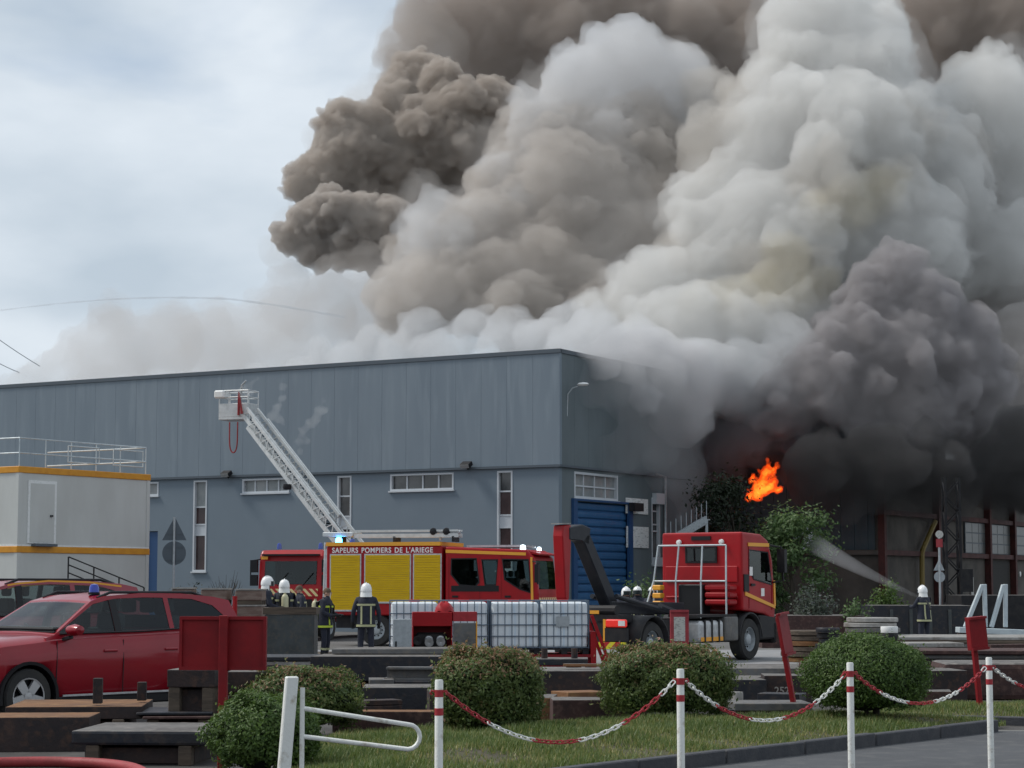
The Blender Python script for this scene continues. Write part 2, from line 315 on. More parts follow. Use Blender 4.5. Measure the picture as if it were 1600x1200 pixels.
def turf(P, nm, label, count, seed, base):
    rnd = random.Random(seed); xs = [p[0] for p in P]; ys = [p[1] for p in P]
    b = MB(); s = .22
    nx = int((max(xs) - min(xs)) / s) + 2; ny = int((max(ys) - min(ys)) / s) + 2
    idx = {}; vs = []; fs = []
    for i in range(nx):
        for j in range(ny):
            x = min(xs) + i * s; y = min(ys) + j * s
            if inside(x, y, P): idx[i, j] = len(vs); vs.append((x, y, mound_h(x, y, P, base)))
    for i in range(nx):
        for j in range(ny):
            q = [(i, j), (i+1, j), (i+1, j+1), (i, j+1)]
            if all(k in idx for k in q): fs.append([idx[k] for k in q])
    b.add(vs, fs, 0, True); b.build('turf_soil' if nm == 'grass' else 'turf_soil', M['soil'])
    V = []; T = []; tint = []
    while len(tint) < count:
        x = rnd.uniform(min(xs), max(xs)); y = rnd.uniform(min(ys), max(ys))
        if not inside(x, y, P): continue
        z = mound_h(x, y, P, base); pn = .5 + .5 * math.sin(x * 1.7 + 1.3 * math.sin(y * 1.1)) * math.sin(y * 1.9 + .7 * x)
        if pn < .3 and rnd.random() < .8 - pn * 2: continue
        h = rnd.uniform(.03, .085) * (.6 + .8 * pn); a = rnd.uniform(0, 6.28); wd = rnd.uniform(.006, .012); l = rnd.uniform(.2, .9) * h
        dx, dy = math.cos(a), math.sin(a); lx, ly = math.cos(a + 1.5) * l, math.sin(a + 1.5) * l
        i = len(V); V += [(x - dx * wd, y - dy * wd, z - .01), (x + dx * wd, y + dy * wd, z - .01), (x + lx, y + ly, z + h)]; T.append((i, i+1, i+2))
        tint.append(min(1, max(0, rnd.gauss(.35 + .35 * (1 - pn), .18) + (.35 if rnd.random() < .08 else 0))))
    me = bpy.data.meshes.new(nm); me.from_pydata(V, [], T); me.materials.append(M['grass'])
    at_ = me.attributes.new('tint', 'FLOAT', 'FACE'); at_.data.foreach_set('value', tint)
    return tag(link(nm, me), label, 'grass', kind='stuff')
turf(poly, 'grass', 'mown green grass island behind the dark kerb and chain posts', 70000, 3, .09)
turf(poly2, 'grass', 'small patch of grass behind the second kerb by the red leaning box', 16000, 4, .05)
for o in C.objects:
    if o.name.startswith('turf_soil'): tag(o, kind='structure')

# ------------------------------------------------------------------ foliage
def leaves_mesh(name, pts, nrm, size, tint, material, rnd):
    n = len(pts); V = np.zeros((n * 4, 3)); 
    P = np.array(pts); N = np.array(nrm)
    rs = np.random.RandomState(rnd.randint(0, 99999))
    N = N + rs.normal(0, .55, N.shape); N /= np.linalg.norm(N, axis=1, keepdims=True) + 1e-9
    A = np.cross(N, rs.normal(0, 1, N.shape)); A /= np.linalg.norm(A, axis=1, keepdims=True) + 1e-9
    B = np.cross(N, A); s = (np.array(size) * rs.uniform(.6, 1.3, n))[:, None]
    V[0::4] = P - A * s; V[1::4] = P + B * s * .5; V[2::4] = P + A * s + N * s * .25; V[3::4] = P - B * s * .5
    me = bpy.data.meshes.new(name); me.from_pydata(V.tolist(), [], np.arange(n * 4).reshape(-1, 4).tolist()); me.materials.append(material)
    a = me.attributes.new('tint', 'FLOAT', 'FACE'); a.data.foreach_set('value', np.clip(tint, 0, 1).astype('f'))
    return me
def lump(d, k, ph): return math.sin(d.x * k + ph) * math.sin(d.y * k * 1.1 + ph * 2) * math.sin(d.z * k * .9 + ph * 3)
def bush(label, loc, rx, ry, h, n, material, seed, leaf=.035, boxy=2.6, red=.0, group=None, name='clipped_bush', rough=.17):
    rnd = random.Random(seed); t = thing(name, label, 'bush', loc, 0, group)
    b = MB(); rows = []
    def surf(d, k=1.0):
        e = (abs(d.x) ** boxy + abs(d.y) ** boxy + abs(d.z) ** boxy) ** (1 / boxy)
        q = d / e; f = k * (1 + rough * lump(d, 4.2, seed) + rough * .7 * lump(d, 9, seed + 2))
        return Vector((q.x * rx * f, q.y * ry * f, h * .54 + q.z * h * .5 * f))
    for i in range(13):
        th = math.pi * i / 12
        rows.append([surf(Vector((math.sin(th) * math.cos(a), math.sin(th) * math.sin(a), math.cos(th))), .84) for a in [2 * math.pi * j / 20 for j in range(21)]])
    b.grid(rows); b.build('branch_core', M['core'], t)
    b = MB()
    for i in range(5): b.tube([(rnd.uniform(-.1, .1), rnd.uniform(-.1, .1), -.05), (rnd.uniform(-.3, .3) * rx, rnd.uniform(-.3, .3) * ry, h * .35)], [.03, .02], 6)
    b.build('stem', M['bark'], t)
    P = []; N = []; T = []
    for i in range(n):
        d = Vector((rnd.gauss(0, 1), rnd.gauss(0, 1), rnd.gauss(0, 1))).normalized()
        if d.z < -.75: d.z = -d.z
        k = rnd.uniform(.84, 1.03) if rnd.random() < .86 else rnd.uniform(1.0, 1.06 + .14 * max(0, lump(d, 13, seed + 5)) * 2)
        p = surf(d, k)
        if p.z < .02: continue
        P.append(p[:]); N.append(d[:])
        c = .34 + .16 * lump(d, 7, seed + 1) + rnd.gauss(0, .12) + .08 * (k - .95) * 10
        if red and d.z > .35 and rnd.random() < red * (d.z - .2) * 1.5: c = rnd.uniform(.75, 1)
        T.append(c)
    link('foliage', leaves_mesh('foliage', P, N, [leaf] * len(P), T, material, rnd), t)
    return t
bc = [gnd(905 / 2 + 30, 1150), ]
bush('clipped rounded bush with reddish tips behind the white gate post', (-2.60, 25.6, .08), .70, .62, .74, 18000, M['leaf'], 11, leaf=.025, red=.35, name='clipped_bush')
bush('low dark green clipped bush by the red back-to-view panel post', (-2.45, 20.6, .02), .52, .46, .72, 18000, M['leaf_g'], 12, leaf=.022, red=0)
bush('squarish clipped bush with reddish top beside the banded gate-end post', (-.29, 24.9, .14), .60, .55, .90, 24000, M['leaf'], 13, leaf=.025, boxy=4, red=.5)
bush('broad squarish clipped bush with reddish top behind the second chain post', (2.02, 27.1, .16), .77, .6, .86, 28000, M['leaf'], 14, leaf=.025, boxy=4, red=.35)
bush('smooth dome-shaped green bush between the two chain posts', (4.65, 27.1, .14), .81, .72, 1.03, 30000, M['leaf_g'], 15, leaf=.020, boxy=2.15, rough=.07)

def tree(name, label, loc, h, rx, n, material, seed, leaf=.09, group=None, trunk=.3, dens=.55):
    rnd = random.Random(seed); t = thing(name, label, 'tree', loc, 0, group)
    b = MB(); tips = []
    top = Vector((rnd.uniform(-.2, .2), 0, h * .75)); b.tube([(0, 0, -.1), (rnd.uniform(-.1, .1), 0, h * .3), top], [.09 + h * .012, .07 + h * .008, .03], 8)
    for i in range(16):
        z0 = h * rnd.uniform(trunk * .6, .7); a = rnd.uniform(0, 6.28); r = rx * rnd.uniform(.45, .95) * (1 - .55 * max(0, (z0 / h - .45)))
        tip = Vector((math.cos(a) * r, math.sin(a) * r * .9, min(h * .97, z0 + rnd.uniform(.1, .32) * h)))
        b.tube([(0, 0, z0 * .9), tip * .5 + Vector((0, 0, z0 * .55)), tip], [.045, .03, .012], 5); tips.append(tip)
    tips.append(Vector((0, 0, h * .95))); b.build('trunk', M['bark'], t)
    P = []; N = []; T = []
    for tip in tips:
        rr = rx * rnd.uniform(.28, .48); sh = rnd.uniform(-.12, .12)
        for i in range(n // len(tips)):
            d = Vector((rnd.gauss(0, 1), rnd.gauss(0, 1), rnd.gauss(0, .9)))
            p = tip + d * rr * dens
            if p.z < .05: continue
            P.append(p[:]); N.append((d.normalized() + Vector((0, 0, .5)))[:]); T.append(.4 + sh + rnd.gauss(0, .15) + .1 * d.z)
    link('crown', leaves_mesh('crown', P, N, [leaf] * len(P), T, material, rnd), t)
    return t
def shrub(name, label, x, y, Y, wpx, hpx, n, material, seed, leaf=.06, group=None, cat='shrub'):
    """loose leafy shrub whose base sits on z=0 and whose top reaches the given height"""
    rnd = random.Random(seed); p = at(x, y, Y); top = at(x, y - hpx, Y).z; t = thing(name, label, cat, (p.x, Y, 0), 0, group)
    rx = wpx / F * Y / 2; b = MB(); P = []; N = []; T = []
    for i in range(14):
        a = rnd.uniform(0, 6.28); r = rx * rnd.uniform(.1, .85); hh = top * rnd.uniform(.55, 1.0) * (1 - .25 * (r / rx) ** 2)
        tip = Vector((math.cos(a) * r, math.sin(a) * r, hh)); b.tube([(tip.x * .15, tip.y * .15, 0), tip * .55, tip], [.03, .02, .008], 5)
        for k in range(n // 14):
            q = rnd.uniform(.25, 1.02); d = Vector((rnd.gauss(0, 1), rnd.gauss(0, 1), rnd.gauss(0, .8))) * rx * .17
            pp = Vector((tip.x * (.15 + .85 * q), tip.y * (.15 + .85 * q), tip.z * q)) + d
            if pp.z < .02: continue
            P.append(pp[:]); N.append((d.normalized() + Vector((0, 0, .4)))[:]); T.append(rnd.gauss(.42, .17))
    b.build('stem', M['bark'], t); link('foliage', leaves_mesh('foliage', P, N, [leaf] * len(P), T, material, rnd), t)
    return t
p = at(1238, 900, 80); tree('leafy_tree', 'bright green leafy young tree beside the burning wall, behind the hooklift cab', (p.x, 80, 0), 4.5, 1.5, 7000, M['leaf_t'], 21, .09)
p = at(1150, 900, 84); tree('dark_tree', 'dark tree half lost in smoke below the flames', (p.x, 84, 0), 6.0, 1.6, 6000, M['leaf_d'], 22, .09)  # foliage takes the very dark leaf colours
shrub('garden_shrub', 'feathery green shrub by the blue roller door', 1000, 920, 70, 90, 30, 2600, M['leaf_t'], 31)
shrub('lavender_bush', 'grey-green lavender bush with violet flowers in the rusty planter', 1265, 950, 63, 90, 42, 2600, M['leaf_s'], 32)
shrub('garden_shrub', 'low yellowish shrub beside the lavender planter', 1335, 960, 62, 60, 22, 1400, M['leaf_t'], 33)
shrub('round_shrub', 'rounded bright green shrub behind the hose operator', 1392, 950, 74, 72, 40, 4000, M['leaf_g'], 34)
def bare_shrub(x, Y, h, label):
    rnd = random.Random(x); p = at(x, 910, Y); t = thing('bare_shrub', label, 'shrub', (p.x, Y, 0)); b = MB()
    for i in range(22):
        a = rnd.uniform(0, 6.28); r = rnd.uniform(.2, .7); tip = Vector((math.cos(a) * r, math.sin(a) * r, h * rnd.uniform(.6, 1)))
        b.tube([(0, 0, 0), tip * .5 + Vector((0, 0, .2)), tip], [.02, .014, .005], 4)
        for k in range(3): s = tip * rnd.uniform(.6, .9); b.tube([s, s + Vector((rnd.uniform(-.25, .25), rnd.uniform(-.2, .2), .3))], [.008, .003], 3)
    b.build('twig', M['bark'], t)
bare_shrub(352, 78, 2.7, 'leafless twiggy shrub against the blue-grey wall')
shrub('garden_shrub', 'dark low shrub at the foot of the wall by the road sign', 290, 915, 76, 60, 8, 1500, M['leaf_d'], 35)

# unseen trees added behind the viewpoint to darken what glass and paint reflect
rt = random.Random(77); b = MB(); rows = []
for i in range(121):
    x = -150 + 300 * i / 120; hh = 4.6 + 1.4 * math.sin(i * .37) + 1.4 * math.sin(i * 1.13 + 1) + rt.uniform(-.6, .6)
    rows.append([(x, -42 + rt.uniform(-1, 1) - 2.5 * math.sin(math.pi * k / 6), hh * k / 6) for k in range(7)])
b.grid(rows, smooth=False); o = b.build('added_treeline', M['leaf_d']); tag(o, 'unseen dark row of trees added behind the viewpoint to darken reflections', 'trees', kind='stuff')
# ------------------------------------------------------------------ buildings
class Wall:
    """an L-shaped corner of a building: local +Y runs along the wall facing the yard's left, local +X along the other one"""
    def __init__(s, name, label, px, Y, phi=60):
        s.Y = Y; s.x = ray(px, 700)[0] * Y; s.c, s.s = math.cos(R(phi)), math.sin(R(phi))
        s.t = thing(name, label, 'building', (s.x, Y, 0), R(phi))
    def L(s, px, py):
        a, b = ray(px, py); t = (s.x - a * s.Y) / (s.s + s.c * a); return t, H + b * (s.Y + s.c * t)
    def Rr(s, px, py):
        a, b = ray(px, py); t = (a * s.Y - s.x) / (s.c - s.s * a); return t, H + b * (s.Y + s.s * t)
    @staticmethod
    def bx(mb, side, a0, a1, d0, d1, z0, z1, mi=0):            # d: distance outward from the wall plane
        if side == 'L': mb.box(-d1, -d0, a0, a1, z0, z1, mi)
        else: mb.box(a0, a1, -d1, -d0, z0, z1, mi)
        return mb
    def part(s, name, side, a0, a1, d0, d1, z0, z1, m, parent=None, bevel=0):
        return s.bx(MB(), side, a0, a1, d0, d1, z0, z1).build(name, m, parent or s.t, bevel)
    def pierced(s, name, side, a0, a1, z0, z1, holes, m, th=.25):
        mb = MB(); ed = sorted({a0, a1, *[h[0] for h in holes], *[h[1] for h in holes]}); ed = [e for e in ed if a0 <= e <= a1]
        for p, q in zip(ed, ed[1:]):
            mid = (p + q) / 2; iv = sorted((h[2], h[3]) for h in holes if h[0] < mid < h[1]); z = z0
            for u, v in iv:
                if u > z: s.bx(mb, side, p, q, -th, 0, z, u)
                z = max(z, v)
            if z < z1: s.bx(mb, side, p, q, -th, 0, z, z1)
        return mb.build(name, m, s.t, weld=.0005)
    def window(s, side, a0, a1, z0, z1, cols, rows, glass, fw=.07, d=-.12, solid=()):
        """rows: list of relative heights from the bottom; glass: material per row"""
        mb = MB(); bx = s.bx
        bx(mb, side, a0, a0+fw, d-.05, d+.14, z0, z1); bx(mb, side, a1-fw, a1, d-.05, d+.14, z0, z1)
        bx(mb, side, a0+fw, a1-fw, d-.05, d+.14, z0, z0+fw); bx(mb, side, a0+fw, a1-fw, d-.05, d+.14, z1-fw, z1)
        zs = [z0]; tot = sum(rows)
        for r in rows: zs.append(zs[-1] + (z1 - z0) * r / tot)
        for z in zs[1:-1]: bx(mb, side, a0+fw, a1-fw, d-.04, d+.06, z-.03, z+.03)
        for i in range(1, cols): a = a0 + (a1 - a0) * i / cols; bx(mb, side, a-.03, a+.03, d-.04, d+.05, z0+fw, z1-fw)
        bx(mb, side, a0-.05, a1+.05, .002, .09, z0-.06, z0-.001)
        w = mb.build('window', M['wframe'], s.t)
        for j in range(len(rows)):
            for i in range(cols):
                p = a0 + (a1 - a0) * i / cols + .032; q = a0 + (a1 - a0) * (i + 1) / cols - .032
                s.part('pane' if j not in solid else 'infill_panel', side, p, q, d-.02, d+(.0 if j not in solid else .03), zs[j]+.032, zs[j+1]-.032, glass[j], w)
        return w

WH = Wall('warehouse', 'long blue-grey clad warehouse with burning roof and blue roller door', 873, 78)
ZT = at(873, 545, 78).z; ZL = at(873, 728, 78).z; LEN_L, LEN_R = 40, 46
def rectL(x0, x1, y0, y1):
    a = WH.L(x1, (y0 + y1) / 2)[0]; c = WH.L(x0, (y0 + y1) / 2)[0]; xm = (x0 + x1) / 2; return a, c, WH.L(xm, y1)[1], WH.L(xm, y0)[1]
def rectR(x0, x1, y0, y1):
    a = WH.Rr(x0, (y0 + y1) / 2)[0]; c = WH.Rr(x1, (y0 + y1) / 2)[0]; xm = (x0 + x1) / 2; return a, c, WH.Rr(xm, y1)[1], WH.Rr(xm, y0)[1]
wA = rectL(302, 323, 747, 893); wB = rectL(379, 452, 743, 770); wC = rectL(527, 549, 739, 885); wD = rectL(610, 709, 735, 766); wE = rectL(777, 801, 732, 880); wF = rectL(205, 248, 750, 775)
dL = rectL(228, 246, 830, 900); dL = (dL[0], dL[1], 0, dL[3])
fix = lambda r: (r[0], r[1], r[2], min(r[3], ZL - .12))
wA, wB, wC, wD, wE, wF = map(fix, (wA, wB, wC, wD, wE, wF))
wC = (wC[0], wC[1], wA[2], wC[3]); wE = (wE[0], wE[1], wA[2], wE[3])
WH.pierced('lower_wall', 'L', 0.0, LEN_L, 0, ZL - .04, [wA, wB, wC, wD, wE, wF, dL], M['wall_lo'])
g = [M['glass_b']] * 5
WH.window('L', *wA, 1, [2.6, .75, 1.25, 1.9], [M['glass_br'], M['wframe'], M['glass_br'], M['glass_p']], solid=(1,))
WH.window('L', *wB, 4, [1], [M['glass_p']])
WH.window('L', *wC, 1, [2.6, .75, 1.25, 1.25], [M['glass_br'], M['wframe'], M['glass_b'], M['glass_b']], solid=(1,))
WH.window('L', *wD, 4, [1], [M['glass_b']])
WH.window('L', *wE, 1, [2.6, .75, 1.45, 1.25], [M['glass_br'], M['wframe'], M['glass_br'], M['glass_b']], solid=(1,))
WH.window('L', *wF, 2, [1], [M['glass_p']])
WH.part('door', 'L', dL[0]+.02, dL[1]-.02, -.14, -.08, 0, dL[3]-.02, M['blue_d'])
rd = rectR(893, 985, 786, 900); rd = (rd[0], rd[1], 0, rd[3]); wU = rectR(897, 965, 737, 784); wN = rectR(1018, 1031, 778, 880)
wU = (wU[0], wU[1], rd[3] + .12, min(wU[3], ZL - .15))
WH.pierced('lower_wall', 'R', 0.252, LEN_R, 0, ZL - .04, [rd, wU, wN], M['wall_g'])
WH.window('R', *wU, 4, [1, 1.1], [M['glass_p'], M['glass_p']], fw=.09)
WH.window('R', *wN, 1, [2.4, .5, 1, 1], [M['glass_b']] * 4, fw=.08)
# roller door
dr = WH.part('roller_door', 'R', rd[0]+.03, rd[1]-.03, -.16, -.12, 0, rd[3]-.02, M['blue_d'])
ns = 16
for i in range(ns):
    z0 = rd[3] * i / ns; mb = MB(); n_ = 4; z1 = rd[3] * (i + 1) / ns - .02
    prof = [(.12, z0), (.06, z0 + .05), (.05, (z0 + z1) / 2), (.06, z1 - .05), (.12, z1)]
    mb.prism([(p, z) for p, z in prof], rd[0]+.28, rd[1]-.28, axis='x'); mb.build('slat', M['blue'], dr)
fr = MB(); Wall.bx(fr, 'R', rd[0]-.02, rd[0]+.3, .003, .12, 0, rd[3]+.02); Wall.bx(fr, 'R', rd[1]-.3, rd[1]+.02, .003, .12, 0, rd[3]+.02); Wall.bx(fr, 'R', rd[0]-.02, rd[1]+.02, .003, .14, rd[3]+.021, rd[3]+.10)
fr.build('door_frame', M['blue_d'], WH.t)
WH.part('canopy_box', 'R', rd[1]-.4, rd[1]+.4, .15, .42, rd[3]-.25, rd[3]+.08, M['chassis'])
# cladding panels
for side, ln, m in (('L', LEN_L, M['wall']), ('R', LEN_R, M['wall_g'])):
    me = {}; a = -.06 if side == 'L' else 0.004; k = 0
    pw = 1.16
    while a < ln:
        o = WH.bx(MB(), side, 0, pw - .005, .004, .064, ZL + .06, ZT - .16).build('cladding_panel', m, WH.t, bevel=.003)
        o.location = (0, a, 0) if side == 'L' else (a, 0, 0); a += pw; k += 1
    WH.part('ledge_flashing', side, -.13 if side == 'L' else .0, ln, .003, .13, ZL - .035, ZL + .055, M['flash'])
    WH.part('parapet_trim', side, -.11 if side == 'L' else .0, ln, -.1, .11, ZT - .155, ZT, M['flash'])
b = MB(); b.box(.3, LEN_R, .3, LEN_L, ZT - .6, ZT - .3); b.build('roof', M['flash'], WH.t)
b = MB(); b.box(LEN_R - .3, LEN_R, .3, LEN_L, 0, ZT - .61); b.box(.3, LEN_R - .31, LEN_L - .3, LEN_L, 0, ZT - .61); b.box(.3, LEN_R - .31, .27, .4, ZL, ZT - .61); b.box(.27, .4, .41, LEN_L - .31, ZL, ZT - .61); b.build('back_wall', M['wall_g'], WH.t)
WH.part('corner_trim', 'L', -.085, -.062, -.1, .075, ZL + .06, ZT - .16, M['wall'])
# gutter pipe, signs, lamps
ps, pz = WH.Rr(1036, 745); b = MB(); b.tube([(ps, -.1, .2), (ps, -.1, pz), (ps - .9, -.1, pz + .06)], .06, 8); b.build('downpipe', M['galv'], WH.t)
for (x0, x1, y0, y1) in ((977, 1011, 779, 803), (978, 1012, 823, 856)):
    q = rectR(x0, x1, y0, y1); tag(WH.part('wall_sign', 'R', q[0], q[1], .01, .05, q[2], q[3], M['board']), 'white information board with faint print')
q = rectR(1019, 1032, 771, 788); WH.part('junction_box', 'R', q[0], q[1], .005, .2, q[2], q[3], M['wframe'])
q = rectR(1018, 1036, 871, 885); WH.part('junction_box', 'R', q[0], q[1], .005, .2, q[2], q[3], M['wframe'])
def wall_light(px, py, label):
    t_, z_ = WH.L(px, py); o = thing('floodlight', label, 'floodlight', WH.t.matrix_basis @ Vector((-.14, t_, z_)), R(60))
    b = MB(); b.box(-.30, -.02, -.22, .22, -.02, .16, M=Matrix.Rotation(R(-30), 4, 'Y')); b.build('lamp_housing', M['black'], o, bevel=.02)
    b = MB(); b.box(-.015, .0, -.19, .19, .0, .14, M=Matrix.Rotation(R(-30), 4, 'Y') @ Matrix.Translation((-.302, 0, 0))); b.build('lens', M['glass_p'], o)
    b = MB(); b.tube([(.15, 0, -.05), (-.05, 0, -.2), (-.12, 0, -.05)], .025, 6); b.build('bracket', M['black'], o)
wall_light(361, 740, 'black floodlight above the ladder truck, left of the row of blind windows')
wall_light(735, 726, 'black floodlight between the four-pane window and the narrow window')
ls, lz = WH.Rr(884, 630); o = thing('street_lamp', 'white-headed wall lamp on a thin curved bracket near the roof corner', 'wall lamp', WH.t.matrix_basis @ Vector((ls, -.05, lz)), R(60))
b = MB(); b.tube([(0, 0, -.5), (0, -.04, .35), (.06, -.22, .58), (.12, -.42, .64)], .028, 8); b.build('bracket', M['galv'], o)
b = MB(); b.lathe([(.0, .0), (.12, .02), (.17, .1), (.12, .18), (0, .22)], 14, Matrix.Translation((.15, -.62, .64)) @ Matrix.Diagonal((1, 1.5, .7, 1)).to_4x4()); b.build('lamp_head', M['lamp_w'], o)

# factory hall with red steel frame
FH = Wall('factory_hall', 'old factory hall with oxide-red steel frame under the dark smoke', 1372, 88)
zt = 7.6
def fz(px, py): return FH.Rr(px, py)
beam1 = fz(1500, 868)[1]; beam2 = fz(1500, 811)[1]
FH.part('wall_core', 'R', 0.31, 40, -.4, -.02, 0, zt - .01, M['factory']); FH.part('wall_core', 'L', 0, 24, -.3, -.02, 0, zt - .01, M['factory'])
cols = [1374, 1460, 1540, 1579, 1640]
for px in cols:
    a, _ = fz(px, 860); FH.part('column', 'R', a - .14, a + .14, 0, .3, 0, zt, M['redsteel'])
for z in (beam1, beam2):
    FH.part('beam', 'R', .3, 38, .02, .22, z - .11, z + .11, M['redsteel'])
FH.part('beam', 'L', .0, 24, .02, .2, beam1 - .1, beam1 + .1, M['factory'])
for p0, p1 in ((1506, 1537), (1546, 1576), (1583, 1634)):
    a0, a1 = fz(p0, 840)[0], fz(p1, 840)[0]
    w = FH.part('window', 'R', a0, a1, .0, .06, beam1 + .13, beam2 - .13, M['flash'])
    nx_, nz_ = 3, 3
    for i in range(nx_):
        for j in range(nz_):
            pw, pz = (a1 - a0) / nx_, (beam2 - beam1 - .26) / nz_
            FH.part('pane', 'R', a0 + i * pw + .03, a0 + (i + 1) * pw - .03, .061, .075, beam1 + .13 + j * pz + .03, beam1 + .13 + (j + 1) * pz - .03, M['fac_glass'], w)
a0, a1 = fz(1548, 900)[0], fz(1576, 900)[0]; FH.part('doorway_shade', 'R', a0, a1, .0, .03, 0, beam1 - .2, M['fac_dark'])  # flat panel coloured dark for the shade inside the door opening
for k in range(36):
    o = FH.bx(MB(), 'L', 0, .3, .0, .07 if k % 2 else .035, beam1 + .12, zt - .3).build('corrugated_sheet', M['corr'], FH.t); o.location = (0, .2 + k * .31, 0)
b = MB(); b.box(.3, 40, .3, 24, zt, zt + .2); b.build('roof', M['flash'], FH.t)
p0 = fz(1432, 925); p1 = fz(1432, 858); p2 = fz(1453, 815); b = MB(); b.tube([(p0[0], -.25, 0), (p1[0], -.25, p1[1] - .2), (p1[0] + .15, -.25, p1[1]), (p2[0], -.25, p2[1])], .12, 8); b.build('pipe', M['pipe'], FH.t)
for px in (1590, 1598):
    a, z = fz(px, 897); b = MB(); b.lathe([(0, 0), (.12, .0), (.14, .05), (0, .07)], 12, Matrix.Translation((a, -.1, z)) @ Matrix.Rotation(R(90), 4, 'X')); b.build('wall_lamp', M['lamp_w'], FH.t)
a, z = fz(1518, 920); FH.part('notice_panel', 'R', a - .2, a + .2, .02, .05, z - .55, z + .55, M['paper'])

# lattice mast
p = at(1489, 930, 82); o = thing('lattice_mast', 'dark steel lattice mast beside the road sign', 'mast', (p.x, 82, 0)); z1 = at(1489, 805, 82).z; b = MB()
for sx in (-.28, .28):
    for sy in (-.28, .28): b.bar((sx, sy, 0), (sx, sy, z1 + 1.5), .09)
k = 0; z = 0
while z < z1 + 1:
    s_ = 1 if k % 2 else -1
    for yy in (-.28, .28): b.bar((-.28 * s_, yy, z), (.28 * s_, yy, z + .6), .05)
    for xx in (-.28, .28): b.bar((xx, -.28 * s_, z), (xx, .28 * s_, z + .6), .05)
    z += .6; k += 1
b.build('truss', M['chassis'], o); b = MB(); b.box(.3, .75, -.3, .1, 1.6, 2.5); b.build('switch_box', M['chassis'], o)

# road signs seen from behind
def road_sign(px, ybot, Y, ytop, label, red=False):
    p = at(px, ybot, Y); zt_ = at(px, ytop, Y).z; o = thing('road_sign', label, 'road sign', (p.x, Y, 0))
    b = MB(); b.tube([(0, 0, 0), (0, 0, zt_)], .04, 8); b.build('pole', M['galv'], o); k = Y / F
    m = M['galv'] if not red else M['pink_red']
    if not red:
        hh = 36 * k; b = MB(); b.prism([(-19 * k, zt_ - hh), (19 * k, zt_ - hh), (0, zt_ + .02)], .04, .06); b.build('triangle_plate', M['flash'], o)
        b = MB(); b.lathe([(0, 0), (18.5 * k, 0), (18.5 * k, .02), (0, .02)], 28, Matrix.Translation((0, .04, zt_ - hh - 20 * k)) @ Matrix.Rotation(R(-90), 4, 'X')); b.build('disc_plate', M['flash'], o)
        for dz in (hh * .7, hh + 10 * k, hh + 30 * k): b = MB(); b.box(-13 * k, 13 * k, .02, .04, zt_ - dz - .03, zt_ - dz + .03); b.build('clamp', M['flash'], o)
    else:
        b = MB(); b.lathe([(0, 0), (6 * k, 0), (6 * k, .03), (0, .03)], 20, Matrix.Translation((0, -.07, zt_ - 6 * k)) @ Matrix.Rotation(R(90), 4, 'X')); b.build('disc_plate', M['paper'], o)
        b = MB(); b.box(-5 * k, 5 * k, -.06, -.04, zt_ - 26 * k, zt_ - 13 * k); b.build('red_plate', M['pink_red'], o)
        b = MB(); b.prism([(-9 * k, zt_ - 62 * k), (8 * k, zt_ - 62 * k), (0, zt_ - 44 * k)], .04, .06); b.build('triangle_plate', M['galv'], o)
        b = MB(); b.lathe([(0, 0), (8.5 * k, 0), (8.5 * k, .02), (0, .02)], 20, Matrix.Translation((0, .04, zt_ - 72 * k)) @ Matrix.Rotation(R(-90), 4, 'X')); b.build('round_back', M['galv'], o)
road_sign(271, 910, 72, 808, 'triangle and disc road signs on one pole, seen from behind')
road_sign(1469, 930, 74, 829, 'thin pole with small red and white signs by the lattice mast', True)

# stacked site cabins
CY = 68; cx = ray(28, 800)[0] * CY; phi = math.atan2(.84, .54)
zc = [0.0, at(28, 853, CY).z, at(28, 728, CY).z]
for lev, lab in ((0, 'ground-floor white site cabin with orange band, behind the parked cars'), (1, 'upper white site cabin with a door and roof railing')):
    o = thing('site_cabin', lab, 'site cabin', (cx, CY, zc[lev]), phi, 'stacked site cabins'); h = zc[lev + 1] - zc[lev]
    b = MB(); b.box(0, 6.3, 0, 9, .05, h - .22); b.build('wall', M['cabin'], o)
    b = MB(); b.box(-.04, 6.34, -.04, 9.04, h - .22, h - .003); b.build('orange_band', M['orange'], o, bevel=.015)
    b = MB(); b.box(-.02, 6.32, -.02, 9.02, 0.002, .05); b.build('floor_rail', M['white'], o)
    for xx in (.0, 6.18): b = MB(); b.box(xx - .02, xx + .14, -.022, .12, .051, h - .221); b.build('corner_post', M['cabin'], o)
    if lev == 1:
        d = MB(); d.box(.42, 1.72, -.035, .0, .1, 2.2); d = d.build('door_frame', M['white'], o); d2 = MB(); d2.box(.52, 1.62, -.045, -.03, .14, 2.1); d2 = d2.build('door', M['cabin'], o)
        b = MB(); b.box(1.42, 1.52, -.10, -.045, 1.0, 1.06); b.build('handle', M['black'], d2); b = MB(); b.box(.6, 1.6, -.25, -.04, .0, .08); b.build('door_step', M['flash'], o)
        b = MB(); hz = h
        for zz in (.45, .95, ): b.tube([(-.1, 5.5, hz + zz), (.1, .1, hz + zz), (6.2, .1, hz + zz), (6.2, 5, hz + zz)], .025, 6)
        for xx in (.1, 1.3, 2.5, 3.7, 4.9, 6.2): b.tube([(xx, .1, hz), (xx, .1, hz + .95)], .022, 6)
        for yy in (1.5, 3.0, 4.5): b.tube([(.1, yy, hz), (.1, yy, hz + .95)], .022, 6)
        b.build('roof_railing', M['galv_l'], o)
        for xx in (2.3, 4.5): b = MB(); b.tube([(xx, .05, hz + .25), (xx + 1.5, .05, hz + .25), (xx + 1.5, .05, hz + .8), (xx, .05, hz + .8), (xx, .05, hz + .25)], .022, 6); b.build('railing_gate', M['galv_l'], o)
        tag(o, lab)
